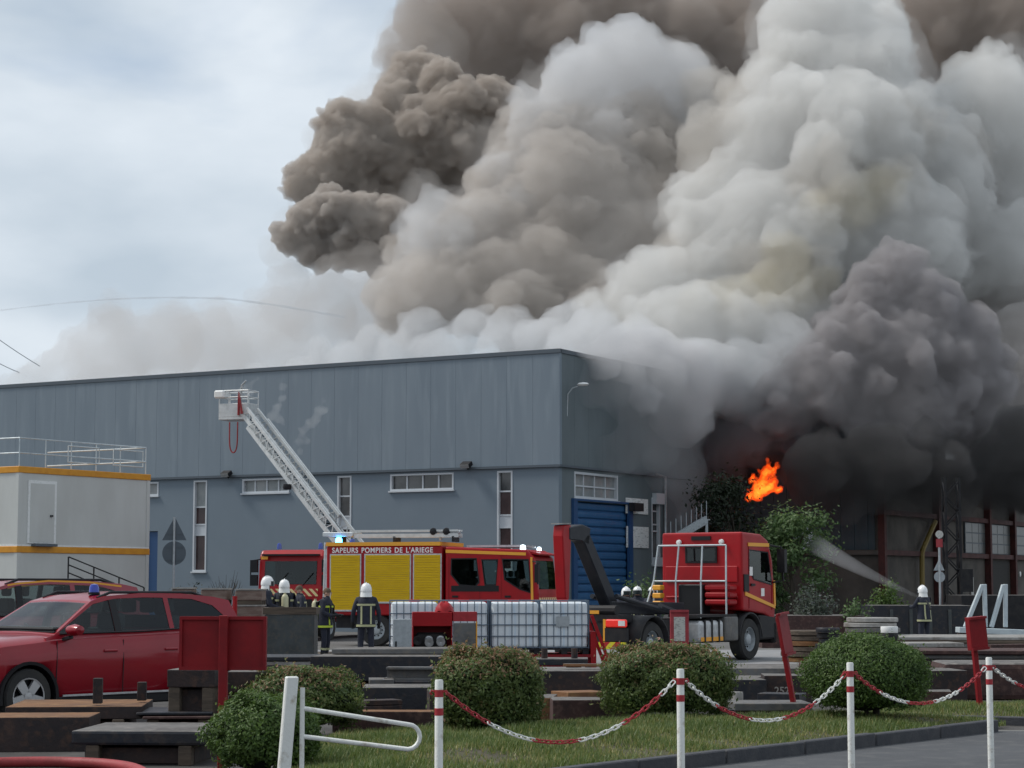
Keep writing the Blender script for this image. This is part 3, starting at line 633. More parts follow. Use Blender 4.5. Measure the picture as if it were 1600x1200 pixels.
o = thing('stair_handrail', 'dark sloping metal handrail in front of the site cabins', 'handrail', (0, 0, 0)); A, B_ = at(107, 870, 65), at(225, 918, 66)
b = MB()
for dz in (0, .25, .5, .75): b.tube([A - Vector((0, 0, dz)), B_ - Vector((0, 0, dz))], .022, 6)
b.build('rail', M['chassis'], o)
for k in range(4):
    q = A.lerp(B_, k / 3); b = MB(); b.tube([(q.x, q.y, 0), q], .028, 6); b.build('post', M['chassis'], o)
# external stair by the warehouse
o = thing('external_stair', 'pale steel stair with upright balusters behind the hooklift cab', 'stair', (0, 0, 0)); A, B_ = at(1040, 850, 80), at(1104, 812, 82)
b = MB(); b.bar(A, B_, .08, .3); b.bar(A + Vector((0, 1, 0)), B_ + Vector((0, 1, 0)), .08, .3); b.bar(B_, B_ + Vector((0, 0, -B_.z)), .1); b.bar(A, A + Vector((0, 0, -A.z)), .1); b.build('stringer', M['galv'], o)
for k in range(9):
    q = A.lerp(B_, k / 8); b = MB(); b.tube([q, q + Vector((0, 0, .75))], .016, 5); b.build('baluster', M['galv'], o); b = MB(); b.box(q.x - .14, q.x + .14, q.y, q.y + 1, q.z - .02, q.z + .02); b.build('tread', M['galv'], o)

# ------------------------------------------------------------------ wheels
def wheel(parent, x, y, r, wd, side, rimr=None, truck=True):
    """side -1: outer face towards local -y"""
    rimr = rimr or r * .6; MT = Matrix.Translation((x, y, r)) @ Matrix.Rotation(R(90 if side < 0 else -90), 4, 'X')
    b = MB(); h = wd / 2
    b.lathe([(rimr, -h), (r * .93, -h), (r, -h * .75), (r, h * .75), (r * .93, h), (rimr, h), (rimr * .97, h * .6), (rimr * .9, -h)], 28, MT); o = b.build('wheel', M['tyre'], parent)
    b = MB()
    if truck:
        b.lathe([(rimr, h * .85), (rimr * .93, h * .9), (rimr * .85, h * .3), (rimr * .5, h * .25), (rimr * .42, h * .75), (rimr * .2, h * .85), (0, h * .85)], 24, MT); b.build('rim', M['galv'], o)
        b = MB()
        for k in range(10):
            a = k * math.pi / 5; q = MT @ Vector((rimr * .62 * math.cos(a), rimr * .62 * math.sin(a), h * .27)); q2 = MT @ Vector((rimr * .62 * math.cos(a), rimr * .62 * math.sin(a), h * .42)); b.cyl(q, q2, .022, 6)
        b.build('nut', M['chassis'], o)
    else:
        b.lathe([(rimr, h), (rimr * .92, h * .95), (rimr * .92, h * .3), (0, h * .3)], 24, MT); b.build('rim_barrel', M['black'], o)
        b = MB()
        for k in range(5):
            a = k * math.pi * .4 + .3; c, s_ = math.cos(a), math.sin(a)
            P = [(rimr * .2 * -s_, rimr * .2 * c), (rimr * .96 * c - rimr * .26 * s_, rimr * .96 * s_ + rimr * .26 * c), (rimr * .96 * c + rimr * .26 * s_, rimr * .96 * s_ - rimr * .26 * c), (rimr * .2 * s_, -rimr * .2 * c)]
            b.add([MT @ Vector((p[0], p[1], z)) for z in (h * .96, h * .6) for p in P], [(0,1,2,3),(7,6,5,4),(0,4,5,1),(1,5,6,2),(2,6,7,3),(3,7,4,0)])
        b.lathe([(rimr * .25, h * .6), (rimr * .24, h * .98), (0, h)], 14, MT); b.lathe([(rimr * 1.0, h * .9), (rimr * .99, h * 1.02), (rimr * .92, h * 1.0)], 28, MT); b.build('rim', M['rim'], o)
    return o
def carve(obj, cutters):
    tmp = []
    for mb in cutters:
        c_ = mb.build('cutter', M['cabin_dark'], obj.parent); tmp.append(c_); bo = obj.modifiers.new('cut', 'BOOLEAN'); bo.object = c_; bo.operation = 'DIFFERENCE'; bo.solver = 'EXACT'; bo.material_mode = 'TRANSFER'
    dg = bpy.context.evaluated_depsgraph_get(); me = bpy.data.meshes.new_from_object(obj.evaluated_get(dg)); obj.modifiers.clear(); obj.data = me
    for c_ in tmp: bpy.data.objects.remove(c_)
def slab_cut(pts, nrm, a=-.25, b_=.25):
    nrm = Vector(nrm).normalized(); n = len(pts); V = [Vector(p) + nrm * a for p in pts] + [Vector(p) + nrm * b_ for p in pts]
    return MB().add(V, [tuple(range(n))[::-1], tuple(range(n, 2 * n))] + [(i, (i+1) % n, n + (i+1) % n, n + i) for i in range(n)])
def cab_seats(par, xs, ys, z, h=.75):
    for x_ in xs:
        for y_ in ys:
            b = MB(); b.box(x_ - .08, x_ + .06, y_ - .24, y_ + .24, z, z + h); st_ = b.build('seat_back', M['seat_cloth'], par, bevel=.05, seg=2); b = MB(); b.box(x_ - .06, x_ + .04, y_ - .13, y_ + .13, z + h + .03, z + h + .22); b.build('headrest', M['seat_cloth'], st_, bevel=.04, seg=2)
def steering(par, x, y, z, r=.2, tilt=40):
    b = MB(); MTx = Matrix.Translation((x, y, z)) @ Matrix.Rotation(R(-tilt), 4, 'Y'); b.tube([MTx @ Vector((r * math.cos(a), r * math.sin(a), 0)) for a in [2 * math.pi * k / 16 for k in range(17)]], .018, 6); b.tube([MTx @ Vector((0, 0, 0)), MTx @ Vector((0, 0, -.4))], .03, 6); b.box(-.16, .16, -.02, .02, -.01, .01, M=MTx); b.build('steering_wheel', M['black'], par)
def text_mesh(txt, size, ext=.004, spacing=1.0):
    cu = bpy.data.curves.new('lettering', 'FONT'); cu.body = txt; cu.size = size; cu.extrude = ext; cu.space_character = spacing; cu.offset = size * .018
    o = bpy.data.objects.new('lettering_tmp', cu); C.objects.link(o); dg = bpy.context.evaluated_depsgraph_get(); me = bpy.data.meshes.new_from_object(o.evaluated_get(dg)); bpy.data.objects.remove(o); return me

# ------------------------------------------------------------------ pump truck
T = thing('fire_engine', 'red fire engine with yellow shutters and white lettering on its side', 'fire engine', (-1.87, 64.2, 0), R(-15))
def P_(name, mb, m, par=None, **k): return mb.build(name, m, par or T, **k)
b = MB(); b.box(-3.5, 2.9, -.9, .9, .55, .95); P_('chassis', b, M['chassis'])
b = MB(); b.box(-3.7, .05, -1.25, 1.25, .95, 3.08); P_('body', b, M['red'], bevel=.03)
b = MB(); b.box(-3.72, .0, -1.27, 1.27, 3.083, 3.2); P_('roof_stripe', b, M['stripe'])
for x0, x1, zb in ((-3.55, -2.6, 1.1), (-2.42, -.98, 1.35), (-.84, .0, 1.1)):
    f = MB(); f.box(x0 - .04, x1 + .04, -1.262, -1.24, zb - .04, 2.84); f = P_('shutter_frame', f, M['alu'])
    b = MB(); nS = 22
    for k in range(nS):
        z0 = zb + (2.80 - zb) * k / nS; z1 = zb + (2.80 - zb) * (k + 1) / nS
        b.prism([(-1.264, z0), (-1.2735, z0 + .004), (-1.274, z1 - .005), (-1.264, z1 - .001)], x0, x1, axis='x')
    b.build('shutter', M['yellow'], T); b = MB(); b.box(x0, x1, -1.30, -1.264, zb - .03, zb + .015); b.build('grab_bar', M['alu'], f)
WD = ["SAPEURS", "POMPIERS", "DE", "L'ARIEGE"]; wm = [text_mesh(w_, .225, .004, 1.12) for w_ in WD]; wl = [max(v.co.x for v in me.vertices) for me in wm]; gap_ = .12; kx = 3.28 / (sum(wl) + gap_ * 3); xx = -3.52
for me, l_ in zip(wm, wl):
    me.materials.append(M['lettering']); o = link('lettering', me, T); o.scale = (kx, 1, 1); o.location = (xx, -1.258, 2.875); o.rotation_euler = (R(90), 0, 0); xx += (l_ + gap_) * kx
b = MB(); b.box(-3.78, -3.7, -1.2, 1.2, 1.0, 3.0); P_('rear_panel', b, M['alu'])
b = MB(); b.tube([(-3.9, -1.0, .9), (-3.85, -1.0, 3.2)], .025, 6); b.tube([(-3.9, -.6, .9), (-3.85, -.6, 3.2)], .025, 6)
for k in range(8): b.tube([(-3.88, -1.0, 1.0 + k * .28), (-3.88, -.6, 1.0 + k * .28)], .018, 6)
P_('rear_ladder', b, M['alu_w'])
b = MB(); b.box(-3.9, -2.9, -1.1, -.2, 3.38, 3.52); b.build('hose_tray', M['alu_w'], T, bevel=.02)
b = MB()
for yy in (-1.05, -.62):
    b.box(-2.88, .5, yy, yy + .06, 3.34, 3.46); b.box(-2.88, .5, yy, yy + .06, 3.52, 3.58)
for k in range(11): b.tube([(-2.8 + k * .32, -1.0, 3.4), (-2.8 + k * .32, -.62, 3.4)], .018, 6)
P_('roof_ladder', b, M['alu_w'])
for xx in (-3.4, -1.6, .3): b = MB(); b.box(xx, xx + .08, -1.05, -.5, 3.2, 3.38); P_('rack_support', b, M['chassis'])
b = MB()
b.tube([(-.1, -.9, 3.25), (-.1, -.9, 3.5)], .05, 8); b.tube([(-.35, -.95, 3.52), (.55, -.95, 3.5)], .06, 8); P_('water_monitor', b, M['alu'])
for xx in (-.3, .12): b = MB(); b.lathe([(0, -.08), (.1, -.06), (.12, 0), (.1, .06), (0, .08)], 12, Matrix.Translation((xx, -1.02, 3.52)) @ Matrix.Rotation(R(90), 4, 'X')); P_('valve_wheel', b, M['black'])
def beacon(par, x, y, z, m, r=.09, h=.16):
    b = MB(); b.lathe([(r * 1.05, 0), (r, h * .6), (r * .7, h * .92), (0, h)], 14, Matrix.Translation((x, y, z))); return b.build('beacon', m, par)
beacon(T, -3.35, -1.12, 3.2, M['bluelamp_on'], .10, .17); beacon(T, -3.65, 1.0, 3.2, M['bluelamp_off'])
# crew cab
b = MB(); b.prism([(.14, .95), (3.02, .75), (3.1, 1.0), (3.1, 1.62), (2.96, 2.7), (2.72, 2.95), (.14, 3.05)], -1.22, 1.22); cb = P_('cab', b, M['red'], bevel=.07, seg=3)
TW = [[(.36, 2.66), (1.12, 2.66), (1.2, 1.98), (1.1, 1.86), (.62, 1.9), (.36, 2.2)], [(1.32, 2.62), (1.80, 2.62), (1.74, 1.9), (1.42, 1.9)], [(1.98, 2.64), (2.76, 2.62), (2.84, 1.66), (2.5, 1.78), (2.06, 2.05)]]
carve(cb, [MB().prism([(.24, 1.1), (2.92, 1.0), (3.0, 1.62), (2.87, 2.68), (2.66, 2.86), (.24, 2.94)], -1.14, 1.14)] + [MB().prism(p_, -1.5, 1.5) for p_ in TW] + [slab_cut([(3.085, -1.1, 1.75), (3.085, 1.1, 1.75), (2.972, 1.1, 2.62), (2.972, -1.1, 2.62)], (1, 0, .13))])
cab_seats(T, (.55, 1.9), (-.75, 0, .75), 1.4, .7); steering(T, 2.55, -.65, 1.85, .24)
b = MB(); b.box(2.7, 2.98, -1.1, 1.1, 1.45, 1.72); P_('dashboard', b, M['cabin_dark'], bevel=.03)
b = MB(); b.prism([(.16, 2.86), (2.7, 2.77), (2.7, 2.86), (.16, 2.96)], -1.235, -1.215); P_('side_stripe', b, M['stripe'])
def pane(par, poly, y0, y1, m=None, nm='side_window', fr=.05, mf=None):
    c = Vector((sum(p[0] for p in poly) / len(poly), sum(p[1] for p in poly) / len(poly)))
    big = [tuple(c + (Vector(p) - c) * (1 + fr / (Vector(p) - c).length)) for p in poly]
    s_ = -1 if y1 < y0 else 1
    f = MB(); n = len(poly); ya, yb = y0, y0 + (y1 - y0) * .6
    V = [Vector((x, y, z)) for y in (ya, yb) for P_l in (poly, big) for x, z in P_l]
    f.add(V, [(i, (i+1) % n, n + (i+1) % n, n + i) for i in range(n)] + [(2*n + i, 2*n + (i+1) % n, 3*n + (i+1) % n, 3*n + i) for i in range(n)] + [(n + i, n + (i+1) % n, 3*n + (i+1) % n, 3*n + i) for i in range(n)] + [(i, (i+1) % n, 2*n + (i+1) % n, 2*n + i) for i in range(n)])
    f = f.build('window_seal', mf or M['black'], par)
    g_ = MB(); g_.prism(poly, y0 + .001 * s_, y0 + .006 * s_); g_.build(nm, m or M['clear'], f)
    return f
yw = -1.221
pane(T, [(.36, 2.66), (1.12, 2.66), (1.2, 1.98), (1.1, 1.86), (.62, 1.9), (.36, 2.2)], yw, yw - .016)
pane(T, [(1.32, 2.62), (1.80, 2.62), (1.74, 1.9), (1.42, 1.9)], yw, yw - .016)
pane(T, [(1.98, 2.64), (2.76, 2.62), (2.84, 1.66), (2.5, 1.78), (2.06, 2.05)], yw, yw - .016)
b = MB(); b.box(.34, 1.85, -1.232, -1.216, 1.68, 1.86); P_('window_skirt', b, M['black'])
for x0, x1 in ((.28, 1.22), (1.94, 2.86)):
    d = MB(); 
    for xx in (x0 - .02, x1 + .02): d.box(xx - .008, xx + .008, -1.228, -1.216, 1.0, 2.74)
    d.box(x0, x1, -1.228, -1.216, .99, 1.006); d = P_('door_seam', d, M['red_dk']); hd = MB(); hd.box(x0 + .1, x0 + .28, -1.26, -1.22, 1.5, 1.56); hd.build('handle', M['black'], d)
b = MB(); b.prism([(2.865, 1.05), (2.945, 1.05), (2.905, 2.72), (2.84, 2.72)], -1.236, -1.216); P_('pillar_stripe', b, M['stripe'])
# windscreen: slanted slab on the nose
def slab3(pts, nrm, th, nm, m, par):
    nrm = Vector(nrm).normalized(); n = len(pts); V = [Vector(p) + nrm * .004 for p in pts] + [Vector(p) + nrm * (th + .004) for p in pts]
    return MB().add(V, [tuple(range(n))[::-1], tuple(range(n, 2 * n))] + [(i, (i+1) % n, n + (i+1) % n, n + i) for i in range(n)]).build(nm, m, par)
slab3([(3.085, -1.1, 1.75), (3.085, 1.1, 1.75), (2.972, 1.1, 2.62), (2.972, -1.1, 2.62)], (1, 0, .13), .006, 'windscreen', M['clear'], T)
b = MB(); b.prism([(2.72, 2.92), (3.12, 2.82), (3.1, 2.78), (2.75, 2.84)], -1.1, 1.1); P_('sun_visor', b, M['red'])
b = MB(); b.box(3.1, 3.16, -1.15, 1.15, 1.32, 1.5); P_('front_chevron', b, M['chevron_w'])
b = MB(); b.box(3.0, 3.3, -1.22, 1.22, .55, 1.0); P_('bumper', b, M['white'], bevel=.04)
for yy in (-.85, .85): b = MB(); b.box(3.3, 3.33, yy - .2, yy + .2, .7, .9); P_('headlight', b, M['lamp_w'])
b = MB(); b.tube([(2.9, -1.2, 2.6), (3.15, -1.55, 2.55), (3.15, -1.55, 1.9)], .025, 6); b.box(3.08, 3.2, -1.68, -1.45, 1.95, 2.5); P_('mirror', b, M['black'])
beacon(T, 2.55, -1.0, 2.95, M['whitelamp_on'], .085, .15); beacon(T, 2.55, 1.0, 2.95, M['whitelamp_on'], .07, .12)
b = MB(); b.box(.7, 2.5, -.8, .8, 3.03, 3.1); P_('roof_walkway', b, M['alu'])
for x_ in (2.2, -2.1):
    for y_ in (-1.05, 1.05): wheel(T, x_, y_, .5, .3, -1 if y_ < 0 else 1)

# ------------------------------------------------------------------ ladder truck
LT = thing('ladder_truck', 'red turntable ladder truck facing the view with its white ladder raised', 'fire truck', (at(450, 900, 69.5).x + .35, 70.6, 0), R(-104))
b = MB(); b.prism([(-.95, .8), (1.05, .6), (1.15, 1.0), (1.15, 1.75), (1.02, 2.85), (.85, 3.05), (-.95, 3.1)], -1.15, 1.15); cb = b.build('cab', M['red'], LT, bevel=.08, seg=3)
LW = [(-.5, 2.7), (.7, 2.7), (.8, 1.85), (-.5, 1.85)]
carve(cb, [MB().prism([(-.86, .95), (.96, .8), (1.06, 1.05), (1.06, 1.74), (.93, 2.82), (.8, 2.95), (-.86, 3.0)], -1.06, 1.06), MB().prism(LW, -1.5, 1.5), slab_cut([(1.137, -.93, 1.9), (1.137, .93, 1.9), (1.058, .93, 2.68), (1.058, -.93, 2.68)], (1, 0, .1))])
cab_seats(LT, (-.3,), (-.6, .6), 1.4, .75); steering(LT, .65, .6, 1.95, .24); b = MB(); b.box(.75, 1.04, -1.0, 1.0, 1.5, 1.8); b.build('dashboard', M['cabin_dark'], LT, bevel=.03)
slab3([(1.137, -.93, 1.9), (1.137, .93, 1.9), (1.058, .93, 2.68), (1.058, -.93, 2.68)], (1, 0, .1), .006, 'windscreen', M['clear'], LT)
b = MB(); b.box(1.152, 1.175, -1.0, 1.0, 1.5, 1.75); b.build('front_chevron', M['chevron_w'], LT)
b = MB(); b.box(.9, 1.22, -1.0, 1.0, 2.86, 2.92); b.build('sun_visor', M['black'], LT)
for yy in (-.45, .45): b = MB(); b.tube([(1.165, yy, 1.86), (1.13, yy + .38, 2.3)], .014, 5); b.build('wiper', M['black'], LT)
b = MB(); b.box(1.152, 1.168, -1.04, -.8, 2.74, 2.84); b.build('yellow_badge', M['stripe'], LT)
b = MB(); b.box(1.1, 1.4, -1.15, 1.15, .5, .95); b.build('bumper', M['red'], LT, bevel=.04)
for yy in (-.8, .8): b = MB(); b.box(1.4, 1.43, yy - .18, yy + .18, .62, .85); b.build('headlight', M['lamp_w'], LT)
b = MB(); b.box(1.152, 1.17, -.8, .8, 1.0, 1.4); b.build('grille', M['black'], LT)
pane(LT, [(-.5, 2.7), (.7, 2.7), (.8, 1.85), (-.5, 1.85)], 1.151, 1.167); pane(LT, [(-.5, 2.7), (.7, 2.7), (.8, 1.85), (-.5, 1.85)], -1.151, -1.167)
for s_ in (-1, 1): b = MB(); b.tube([(1.0, 1.1 * s_, 2.75), (1.2, 1.4 * s_, 2.7), (1.2, 1.4 * s_, 1.9)], .022, 6); b.box(1.15, 1.26, 1.28 * s_ - .12, 1.28 * s_ + .14, 2.3, 2.72); b.box(1.15, 1.26, 1.28 * s_ - .12, 1.28 * s_ + .14, 1.85, 2.22); b.build('mirror', M['black'], LT)
for yy in (-.75, .75): beacon(LT, .2, yy, 3.1, M['bluelamp_off'], .08, .22)
b = MB(); b.box(-7.6, -.98, -1.2, 1.2, .6, 1.35); b.build('deck', M['red'], LT, bevel=.03)
b = MB(); b.lathe([(0, 1.35), (1.0, 1.35), (1.0, 1.6), (.7, 1.7), (.7, 2.3), (0, 2.3)], 20, Matrix.Translation((-3.9, 0, 0))); b.build('turntable', M['alu_w'], LT)
for x_ in (.2, -4.6):
    for y_ in (-1.0, 1.0): wheel(LT, x_, y_, .5, .3, -1 if y_ < 0 else 1)
# ladder boom in world space, expressed in the truck's frame
LTi = (Matrix.Translation(LT.location) @ Matrix.Rotation(R(-104), 4, 'Z')).inverted()
base = Matrix.Translation(LT.location) @ Matrix.Rotation(R(-104), 4, 'Z') @ Vector((-3.9, 0, 2.3))
tip = at(386, 652, 77.0); bp = at(528, 838, 73.8)
d = (tip - bp).normalized(); start = bp - d * ((bp.z - base.z) / d.z); side = d.cross(Vector((0, 0, 1))).normalized(); upv = side.cross(d).normalized()
def boom(nm, s0, s1, wdt, hgt, off):
    A = start + d * s0 + upv * off; Lb = s1 - s0
    for sgn in (-1, 1):
        b = MB(); q = side * sgn * wdt / 2
        b.bar(LTi @ (A + q), LTi @ (A + q + d * Lb), .08, .15); b.bar(LTi @ (A + q + upv * hgt), LTi @ (A + q + upv * hgt + d * Lb), .07, .11)
        n_ = int(Lb / .45)
        for k in range(n_): u0, u1 = Lb * k / n_, Lb * (k + .5) / n_; u2 = Lb * (k + 1) / n_; b.bar(LTi @ (A + q + d * u0), LTi @ (A + q + d * u1 + upv * hgt), .035); b.bar(LTi @ (A + q + d * u1 + upv * hgt), LTi @ (A + q + d * u2), .035)
        b.build(nm + '_side_truss', M['alu_w'], LT)
    r_ = MB()
    for k in range(int(Lb / .3)): r_.tube([LTi @ (A - side * wdt / 2 + d * (.15 + .3 * k)), LTi @ (A + side * wdt / 2 + d * (.15 + .3 * k))], .02, 5)
    r_.build(nm + '_rung_set', M['galv'], LT)
    w_ = MB(); w_.bar(LTi @ (A - upv * .04), LTi @ (A - upv * .04 + d * Lb), wdt - .1, .02, up=LTi.to_3x3() @ upv); w_.build(nm + '_walkway', M['flash'], LT)
LL = (tip - start).length
boom('outer_ladder', 0, LL * .93, .74, .42, 0); boom('inner_ladder', LL * .3, LL, .52, .32, .1)
b = MB(); b.box(-.05, .05, -.05, .05, 0, 1); 
q0 = start + d * (LL * .55) - upv * .12; b = MB(); b.lathe([(0, -.1), (.14, -.1), (.16, 0), (.14, .1), (0, .1)], 14, LTi @ Matrix.Translation(q0 - side * .5) ); b.build('searchlight', M['black'], LT)
# rescue basket: its own part group on the truck
bo = link('basket', MB().box(-.62, .62, -.45, .45, 0, .1).box(-.62, .62, -.45, -.40, .1, .62).box(-.62, -.57, -.40, .40, .1, .62).box(.57, .62, -.40, .40, .1, .62).mesh('basket', M['alu_w'], .015), LT)
bo.matrix_basis = LTi @ Matrix.Translation(at(373, 657, 77.3)) @ Matrix.Rotation(R(-20), 4, 'Z')
b = MB()
for zz in (.85, 1.1): b.tube([(-.6, -.43, zz), (.6, -.43, zz), (.6, .43, zz), (-.6, .43, zz), (-.6, -.43, zz)], .028, 6)
for xx in (-.6, -.2, .2, .6):
    for yy in (-.43, .43): b.tube([(xx, yy, .1), (xx, yy, 1.1)], .022, 6)
b.build('basket_rail', M['alu_w'], bo); b = MB(); b.box(-.78, -.36, -.56, -.15, .82, 1.12); b.build('control_box', M['lamp_w'], bo, bevel=.05)
b = MB(); b.tube([(.25, -.5, .15), (.28, -.55, 1.0), (.42, -.55, .2)], .05, 6); b.build('red_hose_bundle', M['hose'], bo)
b = MB(); pts = [Vector((-.12 + .17 * (1 - math.cos(a)), -.5, -.1 - 1.15 * (math.sin(a) ** .35 if 0 < a < math.pi else 0))) for a in [math.pi * k / 16 for k in range(17)]]; b.tube(pts, .028, 6); b.build('hanging_hose_loop', M['hose'], bo)
b = MB(); b.tube([(.1, -.1, .6), (.3, -.35, 1.3), (.55, -.5, 1.45)], [.05, .045, .03], 8); b.build('water_cannon', M['galv'], bo)

# ------------------------------------------------------------------ hooklift truck (local x forward, origin under the near-side front wheel line, centred on width)
ph = R(55); hx, hy = 6.05, 52.0
HT = thing('hooklift_truck', 'red-cabbed hooklift truck seen from behind with its black arm raised', 'truck', (hx - math.sin(ph) * 1.2, hy + math.cos(ph) * 1.2, 0), ph)
def P_(name, mb, m, par=None, **k): return mb.build(name, m, par or HT, **k)
b = MB(); b.prism([(-.42, 1.25), (.75, 1.15), (1.3, .95), (1.34, 1.4), (1.22, 2.5), (1.0, 3.02), (.6, 3.18), (-.42, 3.22)], -1.17, 1.17); cb = P_('cab', b, M['red'], bevel=.07, seg=3)
HW = [(-.05, 2.75), (.92, 2.7), (1.12, 1.9), (.2, 2.05), (-.05, 2.3)]
carve(cb, [MB().prism([(-.33, 1.4), (.75, 1.3), (1.2, 1.15), (1.25, 1.42), (1.13, 2.47), (.94, 2.9), (.56, 3.06), (-.33, 3.1)], -1.08, 1.08), MB().prism(HW, -1.5, 1.5), slab_cut([(1.345, -1.0, 1.5), (1.345, 1.0, 1.5), (1.235, 1.0, 2.5), (1.235, -1.0, 2.5)], (1, 0, .1)), MB().box(-.6, -.2, -.41, .41, 2.49, 2.81)])
cab_seats(HT, (.1,), (-.6, .6), 1.55, .7); steering(HT, .8, .6, 1.95, .24)
b = MB(); b.box(-.46, -.421, -1.05, 1.05, 1.95, 2.36); b.box(-.45, -.42, -1.05, 1.05, 1.55, 1.6); P_('back_pressing', b, M['red'], bevel=.015)
f = MB(); f.box(-.455, -.423, -.46, .46, 2.44, 2.489); f.box(-.455, -.423, -.46, .46, 2.811, 2.86); f.box(-.455, -.423, -.46, -.41, 2.4895, 2.8105); f.box(-.455, -.423, .41, .46, 2.4895, 2.8105); f = P_('rear_window_seal', f, M['black']); b = MB(); b.box(-.446, -.44, -.409, .409, 2.4905, 2.8095); b.build('rear_window', M['clear'], f)
b = MB(); b.box(-.45, -.42, -.28, .28, 3.02, 3.12); P_('roof_vent', b, M['black'])
for yy in (-.62, .62): b = MB(); b.lathe([(0, 0), (.07, 0), (.06, .06), (0, .07)], 12, Matrix.Translation((-.47, yy, 2.97)) @ Matrix.Rotation(R(-90), 4, 'Y')); P_('work_lamp', b, M['lamp_w'])
pane(HT, [(-.05, 2.75), (.92, 2.7), (1.12, 1.9), (.2, 2.05), (-.05, 2.3)], -1.171, -1.187); pane(HT, [(-.05, 2.75), (.92, 2.7), (1.12, 1.9), (.2, 2.05), (-.05, 2.3)], 1.171, 1.187)
b = MB(); b.box(-.12, 1.0, -1.19, -1.172, 2.86, 2.95); P_('roof_stripe', b, M['stripe'])
b = MB(); b.prism([(-.3, 1.62), (1.3, 1.28), (1.3, 1.36), (-.3, 1.72)], -1.19, -1.172); P_('side_stripe', b, M['stripe'])
b = MB(); b.prism([(1.24, 1.35), (1.32, 1.35), (1.30, 2.0), (1.22, 2.0)], -1.192, -1.172); P_('front_edge_stripe', b, M['stripe'])
b = MB(); b.box(-.36, -.12, -1.2, -1.172, 1.72, 2.15); P_('air_intake', b, M['black'])
b = MB(); b.box(-.05, .1, -1.186, -1.172, 2.12, 2.34); b.box(.55, .72, -1.186, -1.172, 1.6, 1.8); P_('door_emblem', b, M['lettering'])
d = MB(); d.box(-.09, -.075, -1.182, -1.168, 1.3, 2.85); d.box(1.13, 1.145, -1.182, -1.168, 1.25, 1.95); d = P_('door_seam', d, M['red_dk']); b = MB(); b.box(0, .2, -1.21, -1.17, 1.86, 1.92); b.build('handle', M['black'], d)
slab3([(1.345, -1.0, 1.5), (1.345, 1.0, 1.5), (1.235, 1.0, 2.5), (1.235, -1.0, 2.5)], (1, 0, .1), .006, 'windscreen', M['clear'], HT)
b = MB(); b.tube([(1.1, -1.15, 2.9), (1.25, -1.4, 2.85), (1.3, -1.42, 2.0), (1.2, -1.18, 1.95)], .03, 6); b.box(1.2, 1.34, -1.52, -1.3, 2.2, 2.8); P_('mirror', b, M['black'])
b = MB(); b.tube([(1.1, 1.15, 2.9), (1.25, 1.4, 2.85), (1.3, 1.42, 2.0), (1.2, 1.18, 1.95)], .03, 6); b.box(1.2, 1.34, 1.3, 1.52, 2.2, 2.8); P_('mirror', b, M['black'])
for s_ in (-1, 1): b = MB(); b.box(.45, 1.35, min(s_ * .8, s_ * 1.17), max(s_ * .8, s_ * 1.17), .5, 1.12); P_('step', b, M['chassis'], bevel=.05); b = MB(); b.box(1.2, 1.42, -1.17, 1.17, .4, .95); P_('bumper', b, M['chassis'], bevel=.05)
# white protective gantry behind the cab
b = MB(); xg = -.95
for yy in (-1.0, -.28, .45, 1.1): b.tube([(xg, yy, 1.0), (xg, yy, 2.0)], .023, 6); b.tube([(xg, yy, 2.0), (xg + .12, yy * .94, 2.88)], .023, 6)
for zz, k in ((1.98, 1), (2.88, .94)): b.tube([(xg + (.12 if zz > 2 else 0), -1.0 * k, zz), (xg + (.12 if zz > 2 else 0), 1.1 * k, zz)], .023, 6)
b.tube([(xg, 1.1, 1.0), (xg - .5, 1.15, 1.0)], .023, 6); b.tube([(xg - .5, 1.15, 1.0), (xg, 1.1, 2.0)], .023, 6); P_('guard_frame', b, M['galv_l'])
b = MB(); b.box(-.9, -.5, -.3, .42, 1.0, 1.9); P_('opening_shade', b, M['black'], bevel=.03)  # black box standing in for the dark opening behind the cab
b = MB()
for z in (1.38, 1.56, 1.74): b.box(-.94, -.5, -1.08, -.36, z, z + .15)
P_('ribbed_locker', b, M['red'], bevel=.04)
b = MB()
for z in (1.15, 1.35, 1.55, 1.75): b.box(-1.2, -1.0, .75, 1.0, z, z + .13)
P_('wheel_chock', b, M['stripe'], bevel=.02)
# chassis
b = MB(); b.box(-5.9, 1.1, -.55, -.35, .7, 1.05); b.box(-5.9, 1.1, .35, .55, .7, 1.05)
for x_ in (-5.7, -4, -2.5, -1): b.box(x_, x_ + .15, -.35, .35, .75, 1.0)
b.box(-5.85, -5.0, -1.0, 1.0, .55, .7); P_('chassis', b, M['chassis'])
tk = MB(); tk.box(-2.55, -1.35, -1.15, -.6, .5, 1.02); tk = tk.build('fuel_tank', M['alu'], HT, bevel=.1, seg=3)
for x_ in (-2.3, -1.95, -1.6): b = MB(); b.box(x_ - .035, x_ + .035, -1.165, -.58, .48, 1.04); b.build('strap', M['black'], tk)
b = MB(); b.box(-2.5, -1.4, -1.156, -1.151, .52, .62); b.build('yellow_strip', M['stripe'], tk)
b = MB(); b.box(-1.28, -.62, -1.16, -.6, .5, 1.1); P_('battery_box', b, M['steel_g'], bevel=.03)
b = MB(); b.box(-2.6, -.6, -1.1, -.3, 1.1, 1.16); P_('step_plate', b, M['chassis'])
